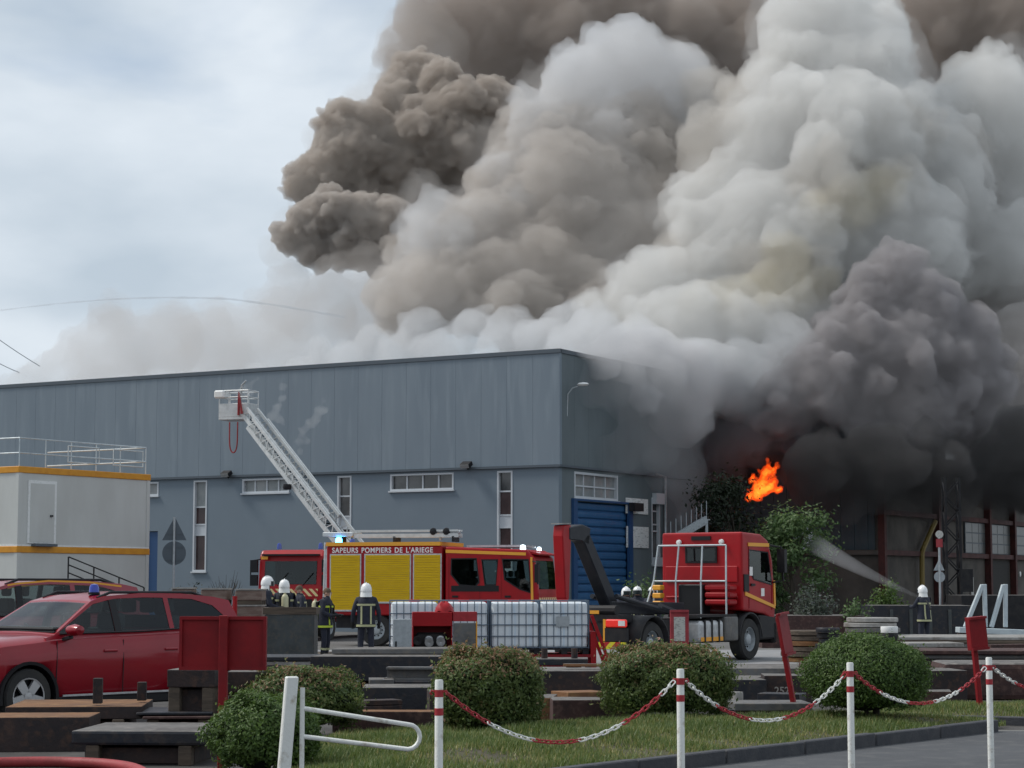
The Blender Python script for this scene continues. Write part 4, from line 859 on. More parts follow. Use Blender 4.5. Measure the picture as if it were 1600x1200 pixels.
for y_ in (-.98, .98):
    wheel(HT, 0, y_, .52, .34, -1 if y_ < 0 else 1); wheel(HT, -4.87, y_, .52, .5, -1 if y_ < 0 else 1)
    b = MB(); rows = []
    for k in range(13):
        a = R(-10 + 200 * k / 12); rows.append([(-4.87 + .68 * math.cos(a), y_ + o_, .52 + .66 * math.sin(a)) for o_ in (-.3, .3)])
    b.grid(rows); fe = b.build('mudguard', M['chassis'], HT); sol = fe.modifiers.new('thick', 'SOLIDIFY'); sol.thickness = .04
    b = MB(); rows = []
    for k in range(13):
        a = R(5 + 175 * k / 12); rows.append([(.62 * math.cos(a), y_ + o_, .52 + .68 * math.sin(a)) for o_ in (-.2, .2)])
    b.grid(rows); fe = b.build('mudguard', M['chassis'], HT); sol = fe.modifiers.new('thick', 'SOLIDIFY'); sol.thickness = .04
b = MB(); b.box(-5.98, -5.92, -1.15, 1.15, .42, .58); P_('underrun_chevron', b, M['chevron'])
for y_ in (-.9, .9):
    b = MB(); b.box(-5.99, -5.9, y_ - .28, y_ + .28, .92, 1.1); tl_ = P_('tail_light', b, M['taillight'], bevel=.03); b = MB(); b.box(-5.995, -5.9905, y_ - .26, y_ - .08, .95, 1.07); b.build('reversing_lens', M['lamp_w'], tl_); b = MB(); b.box(-5.97, -5.9, y_ - .3, y_ + .3, .6, .9); P_('lamp_bracket', b, M['chassis'])
b = MB(); b.box(-5.965, -5.95, -.62, -.55, .6, 1.1); b.box(-5.985, -5.971, -.45, -.2, 1.22, 1.3); P_('yellow_marker', b, M['stripe'])
b = MB(); b.box(-5.99, -5.97, .25, .75, 1.15, 1.28); P_('number_plate', b, M['plate'])
b = MB(); b.box(-5.9, -5.2, -.9, .9, 1.02, 1.2); b.tube([(-5.75, -.8, 1.3), (-5.75, .8, 1.3)], .12, 10); P_('rear_roller', b, M['chassis'])
# the hook arm
b = MB(); b.bar((-1.6, 0, 1.3), (-5.0, 0, 1.35), .36, .3, up=(0, 0, 1)); P_('arm_base', b, M['arm'], bevel=.02)
b = MB(); b.bar((-4.75, 0, 1.3), (-6.05, 0, 3.02), .32, .34); P_('lift_arm', b, M['arm'], bevel=.03)
b = MB(); b.prism([(-5.85, 3.2), (-6.2, 3.28), (-6.75, 3.2), (-6.75, 2.92), (-6.25, 2.9), (-5.95, 2.8)], -.16, .16); P_('arm_elbow', b, M['arm'], bevel=.02)
b = MB(); b.prism([(-6.66, 3.27), (-6.98, 3.25), (-7.02, 3.0), (-6.90, 1.6), (-6.82, 1.35), (-6.74, 1.6), (-6.66, 2.8)], -.14, .14); P_('hook_jib', b, M['red'], bevel=.025)
b = MB(); b.prism([(-7.055, 3.27), (-6.7, 3.285), (-6.7, 3.30), (-7.055, 3.29)], -.16, .16); P_('jib_cap', b, M['steel_l'])
for y_ in (-.42, .42): b = MB(); b.tube([(-2.6, y_, 1.2), (-5.05, y_ * .8, 1.62)], .06, 8); b.tube([(-2.2, y_, 1.15), (-3.2, y_, 1.37)], .08, 8); P_('hydraulic_ram', b, M['arm'])

# ------------------------------------------------------------------ flat rack with water totes
FRY = 44.2; x0 = at(612, 1000, FRY).x; x1 = at(912, 1000, FRY).x
FR = thing('hooklift_platform', 'red steel hooklift platform under the caged white totes', 'platform', (x0, FRY, 0), R(3))
Lp = x1 - x0 + .1
for yy in (-.55, .55): b = MB(); b.box(-.1, Lp, yy - .08, yy + .08, .16, .36); b.build('rail', M['red_dk'], FR)
b = MB(); b.box(-.12, Lp, -.75, .75, .361, .42); b.build('deck', M['red_dk'], FR); b = MB(); b.box(Lp + .003, Lp + .12, -.7, .7, .0, .9); b.build('headboard', M['red'], FR)
for yy in (-.7, .7): b = MB(); b.bar((Lp + .45, yy, .1), (Lp + .02, yy, 1.25), .07); b.build('brace', M['red'], FR)
b = MB(); b.box(Lp + .25, Lp + .5, -.8, -.6, 0, .42); b.build('foot', M['red'], FR)
for xx in (.3, Lp - .3): b = MB(); b.tube([(xx, -.6, .12), (xx, .6, .12)], .12, 10); b.build('roller', M['chassis'], FR)
def make_tote():
    t = thing('water_tote', '', 'water tank', (0, 0, 0), 0, 'caged white water totes')
    b = MB(); b.box(-.56, .56, -.46, .46, .13, 1.10); tk = b.build('tank', M['ibc'], t, bevel=.08, seg=3)
    b = MB(); b.lathe([(0, 1.15), (.11, 1.15), (.11, 1.1)], 14); b.build('cap', M['band'], tk)
    b = MB()
    for xx in [-.585 + 1.17 * k / 9 for k in range(10)]:
        for yy in (-.485, .485): b.tube([(xx, yy, .12), (xx, yy, 1.13)], .0085, 5)
    for yy in [-.485 + .97 * k / 7 for k in range(1, 7)]:
        for xx in (-.585, .585): b.tube([(xx, yy, .12), (xx, yy, 1.13)], .0085, 5)
    for zz in (.14, .38, .62, .86, 1.13): b.tube([(-.585, -.485, zz), (.585, -.485, zz), (.585, .485, zz), (-.585, .485, zz), (-.585, -.485, zz)], .012, 5)
    b.build('cage', M['cage'], t)
    b = MB()
    for yy in (-.42, 0, .42): b.box(-.58, .58, yy - .06, yy + .06, 0, .09)
    b.box(-.59, .59, -.49, .49, .09, .118); b.build('pallet', M['chassis'], t)
    b = MB(); b.cyl((.56, 0, .2), (.68, 0, .2), .05, 10); b.build('valve', M['red_dk'], t)
    return t
tote = make_tote(); labs = ['white caged water tote behind the standing firefighter and pump cabinet', 'white caged water tote directly behind the red cover of the pump cabinet', 'white caged water tote in the row between the pump cabinet and the endmost tote', 'white caged water tote beside the red headboard and hook arm']
FRm = Matrix.Translation(FR.location) @ Matrix.Rotation(R(3), 4, 'Z')
for i in range(4):
    o = tote if i == 0 else copy_tree(tote); o['label'] = labs[i]; o.scale = (1, 1.08, 1); place(o, FRm @ Vector((.48 + i * (Lp - 1.02) / 3, 0, .424)), R(93 + (0, -1.5, 1.5, -1)[i]))
b = MB(); b.box(-.606, -.602, -.10, .16, .58, .80); b.build('label_plate', M['galv'], o)
# pump cabinet
q = at(678, 1000, 42.2); o = thing('pump_cabinet', 'open red equipment cabinet with grey doors and hose couplings in front of the totes', 'equipment cabinet', (q.x, 42.2, 0), R(4)); k = 42.2 / F
b = MB(); b.box(-34*k, 28*k, -.25, .25, .2, .25); b.box(-34*k, 28*k, -.25, .25, 1.05, 1.34); b.box(-34*k, -32*k, -.25, .25, .25, 1.05); b.box(26*k, 28*k, -.25, .25, .25, 1.05); b.build('carcass', M['red'], o, bevel=.01)
b = MB(); b.box(-32*k, 26*k, .2, .25, .25, 1.05); b.build('back_panel', M['red_dk'], o)
b = MB(); b.box(-32*k, 26*k, -.22, .2, .56, .585); b.build('shelf', M['steel_l'], o)
b = MB(); b.box(-28*k, 20*k, -.05, .18, .586, .92); b.build('pump_block', M['chassis'], o, bevel=.04)
for s_, a, c in ((0, -64*k, -35*k), (1, 29*k, 64*k)): b = MB(); b.box(a, c, -.32, -.28, .18, 1.12 if s_ else 1.2); d_ = b.build('door', M['steel_g'] if s_ else M['galv'], o, bevel=.01); b = MB(); b.box(a + .05, a + .08, -.35, -.325, .6, .75); b.build('handle', M['black'], d_)
b = MB(); b.box(29*k, 66*k, -.27, .2, 1.15, 1.34); b.build('side_locker', M['band'], o); b = MB(); b.box(64*k, 66*k, -.33, -.28, .3, 1.15); b.build('yellow_edge', M['stripe'], o)
rr = random.Random(5)
for i in range(6):
    xx = (-26 + i * 9) * k; zz = .25 if i % 2 else .585
    b = MB(); b.lathe([(0, 0), (.085, 0), (.085, .05), (.065, .06), (.065, .16), (.09, .17), (.09, .22), (.05, .22), (0, .2)], 14, Matrix.Translation((xx, -.05, zz + (.09 if i % 2 else .2))) @ Matrix.Rotation(R(rr.uniform(60, 120)), 4, 'X')); b.build('hose_coupling', M['alu'] if i % 3 else M['chassis'], o)
b = MB(); rows = []
for i in range(9):
    a = math.pi * i / 8; rows.append([Vector((16*k + math.cos(c_) * math.sin(a) * 15*k, math.sin(c_) * math.sin(a) * .22, 1.345 + .2 * max(0, math.cos(a)) + .02 * math.sin(5 * c_))) for c_ in [2 * math.pi * j / 14 for j in range(15)]])
b.grid(rows); b.build('red_cover', M['red'], o)

# ------------------------------------------------------------------ cars
def car(name, label, paint, loc, rz, scale, zsc=1.0, stripe=False):
    t = thing(name, label, 'car', loc, rz); t.scale = (scale, scale, scale * zsc)
    st = [(2.36, .62, .42, .82), (2.31, .78, .30, .89), (2.14, .87, .24, .98), (1.75, .92, .22, 1.05), (1.35, .937, .22, 1.085), (1.0, .94, .22, 1.12), (.4, .94, .22, 1.14), (-.3, .94, .22, 1.155), (-1.0, .94, .22, 1.17), (-1.7, .935, .22, 1.185), (-2.1, .91, .24, 1.18), (-2.3, .86, .30, 1.12), (-2.37, .76, .42, 1.0)]
    def ring(x, wd, zb, zt):
        hh = zt - zb
        P = [(0, zb), (wd * .86, zb), (wd * .96, zb + hh * .14), (wd * .99, zb + hh * .45), (wd, zb + hh * .66), (wd * .985, zb + hh * .80), (wd * .945, zb + hh * .94), (wd * .86, zt), (wd * .4, zt + .02), (0, zt + .028)]
        return [(x, y, z) for y, z in P] + [(x, -y, z) for y, z in P[-2:0:-1]]
    b = MB(); rows = [ring(*s_) for s_ in st]
    rows = [r_ + [r_[0]] for r_ in rows]; b.grid(rows); n_ = len(rows[0]) - 1
    b.add(rows[0][:-1], [tuple(range(n_))]); b.add(rows[-1][:-1], [tuple(range(n_))[::-1]])
    body = b.build('body', paint, t, weld=.0005)
    # wheel arches by boolean
    cut = MB()
    for x_ in (1.40, -1.39):
        for s_ in (-1, 1): cut.cyl((x_, .62 * s_, .36), (x_, 1.1 * s_, .36), .415, 28)
    co_ = cut.build('cutter', M['black'], t); bo_ = body.modifiers.new('arch', 'BOOLEAN'); bo_.object = co_; bo_.operation = 'DIFFERENCE'; bo_.solver = 'EXACT'; bo_.material_mode = 'TRANSFER'
    dg = bpy.context.evaluated_depsgraph_get(); me = bpy.data.meshes.new_from_object(body.evaluated_get(dg)); body.modifiers.clear(); body.data = me; bpy.data.objects.remove(co_)
    for x_ in (1.40, -1.39):
        for s_ in (-1, 1):
            tr = MB(); MTx = Matrix.Translation((x_, .905 * s_, .36)); rows = []
            for k in range(17):
                a = R(-12 + 204 * k / 16); rows.append([MTx @ Vector((r_ * math.cos(a), dd * s_, r_ * math.sin(a))) for r_, dd in ((.408, -.12), (.408, .036), (.450, .040), (.458, -.01))])
            tr.grid(rows); tr.build('arch_trim', M['black'], t)
            wheel(t, x_, .80 * s_, .36, .24, -1 if s_ < 0 else 1, .245, False)
    for s_ in (-1, 1): b = MB(); b.box(-.95, .96, .90 * s_ - .05, .90 * s_ + .05, .21, .34); b.build('sill', M['black'], t, bevel=.02); b = MB(); b.box(-.9, .9, .955 * s_ - .01, .955 * s_ + .01, .345, .37); b.build('sill_trim', M['alu'], t)
    b = MB(); b.box(2.2, 2.40, -.75, .75, .28, .46); b.build('front_bumper', M['black'], t, bevel=.04)
    b = MB(); b.box(2.32, 2.40, -.42, .42, .62, .76); b.build('grille', M['black'], t, bevel=.02)
    for s_ in (-1, 1):
        hl = MB(); hl.prism([(2.335, .78), (2.16, .87), (1.83, .91), (1.98, .82), (2.31, .71)], .76 * s_, .915 * s_); hl.build('headlight', M['lamp_w'], t, bevel=.01)
        tl = MB(); tl.box(-2.36, -2.05, .74 * s_ - .04, .88 * s_ + .03 * s_, .85, 1.0); tl.build('tail_light', M['band'], t, bevel=.02)
    # greenhouse
    prof = [(1.12, 1.10), (.98, 1.135), (.28, 1.565), (.02, 1.635), (-.6, 1.675), (-1.3, 1.665), (-1.85, 1.62), (-2.12, 1.57), (-2.30, 1.12)]
    yz = lambda z: .87 - .235 * (z - 1.08) / .58
    b = MB(); rows = []
    for x_, z_ in prof: y_ = yz(z_); rows.append([(x_, y_ * k, z_ + .022 * (1 - k * k)) for k in (-1, -.75, -.4, 0, .4, .75, 1)])
    b.grid(rows)
    for s_ in (-1, 1):
        for (xa, za), (xb, zb) in zip(prof, prof[1:]):
            b.add([(xa, s_ * yz(za), za), (xb, s_ * yz(zb), zb), (xb, s_ * .90, 1.0), (xa, s_ * .90, 1.0)], [(0,1,2,3)], 0, False)
    b.add([(prof[0][0], .90, 1.0), (prof[0][0], -.90, 1.0), (prof[-1][0], -.90, 1.0), (prof[-1][0], .90, 1.0)], [(0,1,2,3)]); b.add([(prof[0][0], -yz(prof[0][1]), prof[0][1]), (prof[0][0], yz(prof[0][1]), prof[0][1]), (prof[0][0], .90, 1.0), (prof[0][0], -.90, 1.0)], [(0,1,2,3)]); b.add([(prof[-1][0], -yz(prof[-1][1]), prof[-1][1]), (prof[-1][0], yz(prof[-1][1]), prof[-1][1]), (prof[-1][0], .90, 1.0), (prof[-1][0], -.90, 1.0)], [(0,1,2,3)])
    gh = b.build('roof', paint, t, weld=.001)
    pin = [(.98, 1.03), (.90, 1.12), (.25, 1.52), (.0, 1.595), (-.6, 1.64), (-1.3, 1.63), (-1.83, 1.585), (-2.08, 1.53), (-2.22, 1.12), (-2.22, 1.03)]
    ci = MB(); n_ = len(pin); ci.add([(x_, s_ * (yz(z_) - .035), z_) for s_ in (-1, 1) for x_, z_ in pin], [tuple(range(n_)), tuple(range(2*n_-1, n_-1, -1))] + [(i, n_+i, n_+(i+1) % n_, (i+1) % n_) for i in range(n_)])
    SW = [[(.86, 1.16), (.90, 1.17), (.25, 1.53), (-.02, 1.585), (-.02, 1.165)], [(-.13, 1.17), (-.13, 1.60), (-.6, 1.615), (-.95, 1.61), (-.95, 1.185)], [(-1.03, 1.19), (-1.03, 1.605), (-1.45, 1.59), (-1.80, 1.50), (-1.98, 1.34), (-1.94, 1.235)]]
    wsq = [(.985 + (.28 - .985) * f_, yy * (yz(1.135 + .43 * f_) - .06), 1.135 + .43 * f_) for f_, yy in ((.07, -1), (.07, 1), (.93, 1), (.93, -1))]
    carve(gh, [ci] + [MB().prism(p_, -1.2, 1.2) for p_ in SW] + [slab_cut(wsq, (.52, 0, .85), -.12, .15)])
    for p_ in gh.data.polygons: p_.use_smooth = False
    b = MB(); b.box(-2.2, .95, -.8, .8, 1.165, 1.185); b.build('cabin_floor', M['cabin_dark'], t); b = MB(); b.box(.5, .93, -.76, .76, 1.186, 1.235); b.build('dashboard', M['cabin_dark'], t, bevel=.02)
    cab_seats(t, (-.28,), (-.38, .38), 1.187, .22); cab_seats(t, (-1.2,), (-.42, .0, .42), 1.187, .18); steering(t, .38, .38, 1.25, .17, 60)
    wn = [[(.80, 1.165), (.93, 1.16), (.235, 1.515), (-.02, 1.575), (-.02, 1.165), ], [(-.13, 1.17), (-.13, 1.60), (-.6, 1.615), (-.95, 1.61), (-.95, 1.185)], [(-1.03, 1.19), (-1.03, 1.605), (-1.45, 1.59), (-1.80, 1.50), (-1.98, 1.34), (-1.94, 1.235)]]
    for s_ in (-1, 1):
        for poly_ in wn:
            if poly_ is wn[0]: poly_ = [(.86, 1.16), (.90, 1.17), (.25, 1.53), (-.02, 1.585), (-.02, 1.165)]
            n_ = len(poly_); V = [(x_, s_ * (yz(z_) - .008), z_) for x_, z_ in poly_] + [(x_, s_ * (yz(z_) - .02), z_) for x_, z_ in poly_]
            b = MB(); b.add(V[:n_], [tuple(range(n_))]); b.build('side_window', M['clear'], t)
        b = MB(); b.box(-.125, -.025, s_ * .70, s_ * .73, 1.5, 1.505); 
        pl = MB(); V = [(x_, s_ * (yz(z_) + .004), z_) for x_, z_ in ((-.02, 1.165), (-.13, 1.17), (-.13, 1.60), (-.02, 1.585))]; pl.add(V, [(0,1,2,3)]); pl.build('door_pillar', M['black'], t)
        ch = MB(); ch.tube([(.9, s_ * .868, 1.15), (-.5, s_ * .866, 1.163), (-1.93, s_ * .855, 1.225)], .012, 5); ch.build('window_trim', M['black'], t)
        rl = MB(); rl.tube([(.12, s_ * .60, 1.61), (-.1, s_ * .60, 1.685), (-1.5, s_ * .60, 1.68), (-1.8, s_ * .6, 1.60)], .02, 6); rl.build('roof_rail', M['black'], t)
        mi = MB(); mi.lathe([(0, -.13), (.07, -.11), (.095, 0), (.07, .11), (0, .13)], 12, Matrix.Translation((.80, s_ * 1.05, 1.20)) @ Matrix.Rotation(R(90), 4, 'X') @ Matrix.Diagonal((1.0, .85, 1, 1)).to_4x4()); mi = mi.build('mirror', paint, t); mm = MB(); mm.bar((.84, s_ * .88, 1.08), (.82, s_ * 1.0, 1.11), .08, .04); mm.build('mirror_stalk', M['black'], mi)
        # door shut lines and handles
        se = MB()
        for xx, zl in ((1.0, .42), (-.07, .36), (-1.12, .62)):
            se.tube([(xx, s_ * .942, zl), (xx - .01, s_ * .943, .80), (xx - .03, s_ * .905, 1.06)], .006, 4)
        se.build('door_seam', M['black'], t)
        for xx in (-.0, -1.02): hn = MB(); hn.box(xx + .02, xx + .24, s_ * .935 - .015, s_ * .935 + .02, .90, .935); hn.build('door_handle', paint, t, bevel=.01)
    V = []
    ws = MB(); rows = []
    for k in range(5):
        f_ = .06 + .88 * k / 4; x_ = .985 + (.28 - .985) * f_; z_ = 1.135 + (1.565 - 1.135) * f_; y_ = yz(z_) - .05; rows.append([(x_ + .004, y_ * q, z_ + .022 * (1 - q * q) + .004) for q in (-1, -.5, 0, .5, 1)])
    ws.grid(rows); ws.build('windscreen', M['clear'], t)
    rw = MB(); slab = [(-2.26, -.7, 1.2), (-2.26, .7, 1.2), (-2.11, .58, 1.5), (-2.11, -.58, 1.5)]; slab3(slab, (-1, 0, .45), .01, 'rear_window', M['glass'], t)
    wp = MB(); wp.tube([(.98, .5, 1.12), (.75, -.1, 1.27)], .01, 4); wp.build('wiper', M['black'], t)
    if not stripe:
        bc_ = MB(); bc_.lathe([(.08, 0), (.08, .03), (.06, .035)], 14, Matrix.Translation((.0, .38, 1.655))); bc_.build('beacon_base', M['black'], t); beacon(t, .0, .38, 1.685, M['bluelamp'], .066, .115)
    else:
        for s_ in (-1, 1):
            rs_ = MB(); rows = []
            for x_, z_ in ((.1, 1.60), (-.05, 1.625), (-.6, 1.665), (-1.3, 1.645), (-1.85, 1.585)): rows.append([(x_, s_ * (yz(z_) + .008), z_ - .055), (x_, s_ * (yz(z_) + .004), z_ + .012)])
            rs_.grid(rows); rs_.build('roof_stripe', M['stripe'], t)
    return t
fw_ = at(45, 1085, 28); ca = R(180 + 48.5); cosn, sinn = math.cos(ca), math.sin(ca); sC = 1.06
# wheel contact: local (1.40, .80) -> world fw_
lx, ly = 1.40 * sC, .92 * sC
car('red_suv', 'dark red estate car with roof rails and a blue beacon', M['suv'], (fw_.x - (lx * cosn - ly * sinn), 28 - (lx * sinn + ly * cosn), 0), ca, sC, 1.0)
q = at(40, 925, 35.5); car('red_car', 'red fire service car with a yellow roof stripe, parked behind the estate car', M['suv2'], (q.x - .6, 36, 0), R(180 + 35), 1.08, 1.09, True)

# ------------------------------------------------------------------ people
def person(label, loc, face, height=1.8, helmet=True, tank=False, bend=0, arms='down', group=None, lime=False):
    """body built facing local +x, one continuous skinned mesh"""
    t = thing('person', label, 'person', loc, face, group); t.scale = (height / 1.8,) * 3
    J = dict(pel=(0, 0, .94), sp=(.0 + bend * .1, 0, 1.12), ch=(.0 + bend * .25, 0, 1.34), nk=(.0 + bend * .32, 0, 1.50), hd=(.02 + bend * .38, 0, 1.62), ht=(.02 + bend * .40, 0, 1.74))
    rad = dict(pel=(.155, .155), sp=(.15, .155), ch=(.15, .175), nk=(.065, .065), hd=(.092, .08), ht=(.07, .062))
    E = [('pel', 'sp'), ('sp', 'ch'), ('ch', 'nk'), ('nk', 'hd'), ('hd', 'ht')]
    chx = J['ch'][0]
    for s_, n_ in ((1, 'l'), (-1, 'r')):
        J['hip' + n_] = (0, .10 * s_, .88); J['kn' + n_] = (.03, .12 * s_, .48); J['an' + n_] = (-.02, .13 * s_, .09); J['to' + n_] = (.14, .15 * s_, .05)
        rad['hip' + n_] = (.10, .10); rad['kn' + n_] = (.078, .078); rad['an' + n_] = (.06, .06); rad['to' + n_] = (.048, .045)
        J['sh' + n_] = (chx, .20 * s_, 1.42); rad['sh' + n_] = (.075, .075)
        if arms == 'down': el, wr, ha = (chx - .03, .29 * s_, 1.15), (chx + .06, .31 * s_, .92), (chx + .09, .30 * s_, .83)
        elif arms == 'front': el, wr, ha = (chx + .02, .29 * s_, 1.16), (chx + .24, .22 * s_, 1.08), (chx + .32, .17 * s_, 1.10)
        else: el, wr, ha = (chx + .10, .28 * s_, 1.20), (chx + .34, .16 * s_, 1.22), (chx + .43, .10 * s_, 1.24)
        J['el' + n_], J['wr' + n_], J['ha' + n_] = el, wr, ha; rad['el' + n_] = (.06, .06); rad['wr' + n_] = (.045, .045); rad['ha' + n_] = (.042, .03)
        E += [('pel', 'hip' + n_), ('hip' + n_, 'kn' + n_), ('kn' + n_, 'an' + n_), ('an' + n_, 'to' + n_), ('ch', 'sh' + n_), ('sh' + n_, 'el' + n_), ('el' + n_, 'wr' + n_), ('wr' + n_, 'ha' + n_)]
        hv = (Vector(ha) - Vector(wr)).normalized(); lat = Vector((0, 1, 0)) if abs(hv.y) < .8 else Vector((0, 0, 1)); lat = (lat - hv * lat.dot(hv)).normalized(); nn_ = hv.cross(lat)
        for fi in range(4):
            a_ = Vector(ha) + lat * (-.03 + .02 * fi) + hv * .015; c_ = a_ + hv * (.035 + .006 * (fi in (1, 2))) + nn_ * -.008; e_ = c_ + hv * .026 + nn_ * -.02
            J[f'f{fi}a' + n_], J[f'f{fi}b' + n_] = tuple(c_), tuple(e_); rad[f'f{fi}a' + n_] = rad[f'f{fi}b' + n_] = (.0095, .0095); E += [('ha' + n_, f'f{fi}a' + n_), (f'f{fi}a' + n_, f'f{fi}b' + n_)]
        th = Vector(wr).lerp(Vector(ha), .6) + lat * .045 * -s_ ; J['tha' + n_] = tuple(th); J['thb' + n_] = tuple(th + hv * .045); rad['tha' + n_] = rad['thb' + n_] = (.011, .011); E += [('ha' + n_, 'tha' + n_), ('tha' + n_, 'thb' + n_)]
    ks = list(J); me = bpy.data.meshes.new('body'); me.from_pydata([J[k] for k in ks], [(ks.index(a), ks.index(c)) for a, c in E], [])
    o = link('body', me, t); sk = o.modifiers.new('skin', 'SKIN'); sk.use_smooth_shade = True
    for i, k in enumerate(ks): sv = me.skin_vertices[0].data[i]; sv.radius = rad[k]; sv.use_root = (k == 'pel')
    ss = o.modifiers.new('sub', 'SUBSURF'); ss.levels = ss.render_levels = 1
    dg = bpy.context.evaluated_depsgraph_get(); m2 = bpy.data.meshes.new_from_object(o.evaluated_get(dg)); o.modifiers.clear(); o.data = m2
    m2.materials.clear()
    for m_ in ('navy', 'skin', 'boot', 'black'): m2.materials.append(M[m_])
    hz = J['nk'][2] + .04
    for p in m2.polygons:
        c_ = p.center; p.use_smooth = True
        p.material_index = 1 if c_.z > hz and abs(c_.y) < .12 else 2 if c_.z < .2 else 3 if min((c_ - Vector(J['hal'])).length, (c_ - Vector(J['har'])).length) < .11 else 0
    # turnout coat: rings down the trunk
    def ring(z, cx_, ax, ay, n_=20): return [Vector((cx_ + ax * math.cos(2 * math.pi * k / n_), ay * math.sin(2 * math.pi * k / n_), z)) for k in range(n_ + 1)]
    bx_ = lambda z: bend * .25 * max(0, min(1, (z - .9) / .45)) 
    prof = [(.78, .175, .215), (.84, .178, .218), (1.0, .165, .205), (1.15, .165, .21), (1.32, .165, .225), (1.43, .14, .21), (1.49, .10, .12), (1.54, .085, .085)]
    b = MB(); b.grid([ring(z, bx_(z), ax, ay) for z, ax, ay in prof]); jk = b.build('jacket', M['navy'], t)
    sol = jk.modifiers.new('thick', 'SOLIDIFY'); sol.thickness = .012
    def band(z0, z1, k=1.03):
        def pr(z):
            for (za, axa, aya), (zb, axb, ayb) in zip(prof, prof[1:]):
                if za <= z <= zb: f_ = (z - za) / (zb - za); return axa + (axb - axa) * f_, aya + (ayb - aya) * f_
        b = MB(); rows = []
        for z in (z0, (z0 + z1) / 2, z1): ax, ay = pr(z); rows.append(ring(z, bx_(z), ax * k + .004, ay * k + .004))
        b.grid(rows); b.build('reflective_band', M['lime'] if lime else M['reflect'], jk)
    band(.80, .85); band(1.28, 1.325)
    for sx in (-1, 1):
        for yy in (-.11, .11):
            b = MB(); rows = []
            for z in (.86, 1.0, 1.15, 1.27):
                ax = np.interp(z, [p[0] for p in prof], [p[1] for p in prof]); ay = np.interp(z, [p[0] for p in prof], [p[2] for p in prof])
                rows.append([(bx_(z) + sx * (ax * math.sqrt(max(0, 1 - ((yy + q_) / ay) ** 2)) * 1.03 + .006), yy + q_, z) for q_ in (-.02, .02)])
            b.grid(rows); b.build('reflective_brace', M['lime'] if lime else M['reflect'], jk)
    for n_ in 'lr':
        a_, c_ = Vector(J['kn' + n_]), Vector(J['an' + n_]); q_ = a_.lerp(c_, .55); b = MB(); b.tube([q_, q_ + (a_ - c_).normalized() * .05], .078, 12, cap=False); b.build('trouser_band', M['reflect'], t)
    hd = Vector(J['hd'])
    if helmet:
        MTx = Matrix.Translation(hd + Vector((-.01, 0, .03)))
        b = MB(); b.lathe([(.0, .155), (.06, .145), (.105, .11), (.13, .05), (.14, -.02), (.135, -.05)], 20, MTx @ Matrix.Diagonal((1.12, .95, 1, 1)).to_4x4()); hl = b.build('helmet', M['helmet'], t)
        b = MB(); b.tube([MTx @ Vector((.13 * math.cos(a), .0, .04 + .125 * math.sin(a))) for a in [math.pi * k / 10 for k in range(11)]], .012, 5); b.build('crest', M['helmet'], hl)
        b = MB(); rows = [[MTx @ Vector((.16 * math.cos(a), .135 * math.sin(a), z)) for a in [R(-70 + 140 * k / 8) for k in range(9)]] for z in (.045, -.07)]; b.grid(rows); b.build('visor', M['glass'], hl)
        b = MB(); rows = [[MTx @ Vector(((-.14 - dx) * math.cos(a), (.125 + dx) * math.sin(a), z)) for a in [R(-95 + 190 * k / 8) for k in range(9)]] for z, dx in ((-.045, 0), (-.12, .01), (-.17, .02))]; b.grid(rows); b.build('neck_curtain', M['lamp_w'], hl)
    else:
        b = MB(); rows = []
        for i in range(6):
            th = R(8 + 82 * i / 5); rows.append([hd + Vector((-.012 + .105 * math.sin(th) * math.cos(a), .088 * math.sin(th) * math.sin(a), .02 + .118 * math.cos(th) - (.03 if math.cos(a) < -.3 and i == 5 else 0))) for a in [2 * math.pi * k / 14 for k in range(15)]])
        b.grid(rows); b.build('hair', M['hair'], t)
        b = MB(); b.lathe([(0, .03), (.014, .0), (.018, -.03), (0, -.035)], 8, Matrix.Translation(hd + Vector((.10, 0, .005)))); b.build('nose', M['skin'], t)
        for s_ in (-1, 1):
            b = MB(); b.lathe([(0, -.012), (.02, -.008), (.03, .0), (.02, .008), (0, .012)], 8, Matrix.Translation(hd + Vector((-.005, .083 * s_, -.005))) @ Matrix.Rotation(R(90), 4, 'X')); b.build('ear', M['skin'], t)
            b = MB(); b.lathe([(0, -.008), (.009, 0), (0, .008)], 8, Matrix.Translation(hd + Vector((.088, .032 * s_, .025)))); b.build('eye', M['black'], t)
        b = MB(); b.box(hd.x + .088, hd.x + .098, -.025, .025, hd.z - .055, hd.z - .047); b.build('mouth', M['hose'], t)
    if tank:
        b = MB(); b.lathe([(0, 0), (.07, .02), (.085, .06), (.085, .42), (.06, .48), (.03, .5), (.03, .54), (0, .54)], 14, Matrix.Translation((-.27 + bx_(1.2), 0, .95))); tkk = b.build('air_cylinder', M['tank'], t)
        b = MB(); b.box(-.21 + bx_(1.2), -.165 + bx_(1.2), -.13, .13, .9, 1.42); b.build('back_plate', M['black'], tkk)
        for yy in (-.11, .11): b = MB(); b.tube([(-.19 + bx_(1.4), yy, 1.40), (.0 + bx_(1.4), yy * 1.2, 1.50), (.165 + bx_(1.3), yy, 1.32), (.17, yy, 1.0)], .022, 6); b.build('shoulder_strap', M['black'], tkk)
    return t
def stand(px, Y, z=0): return (ray(px, 950)[0] * Y, Y, z)
q = at(440, 990, 52); o = thing('timber_platform', 'low timber platform under the helmeted group behind the steel bin', 'platform', (q.x, 52.2, 0))
for k in range(5): b = MB(); b.box(-1.1, 1.1, -1.5 + k * .75, -.8 + k * .75, .09, .138); b.build('plank', M['wood'], o)
for k in (-.9, .9): b = MB(); b.box(k - .06, k + .06, -1.5, 2.2, .005, .089); b.build('joist', M['wood'], o)
G = 'firefighters in dark turnout gear'
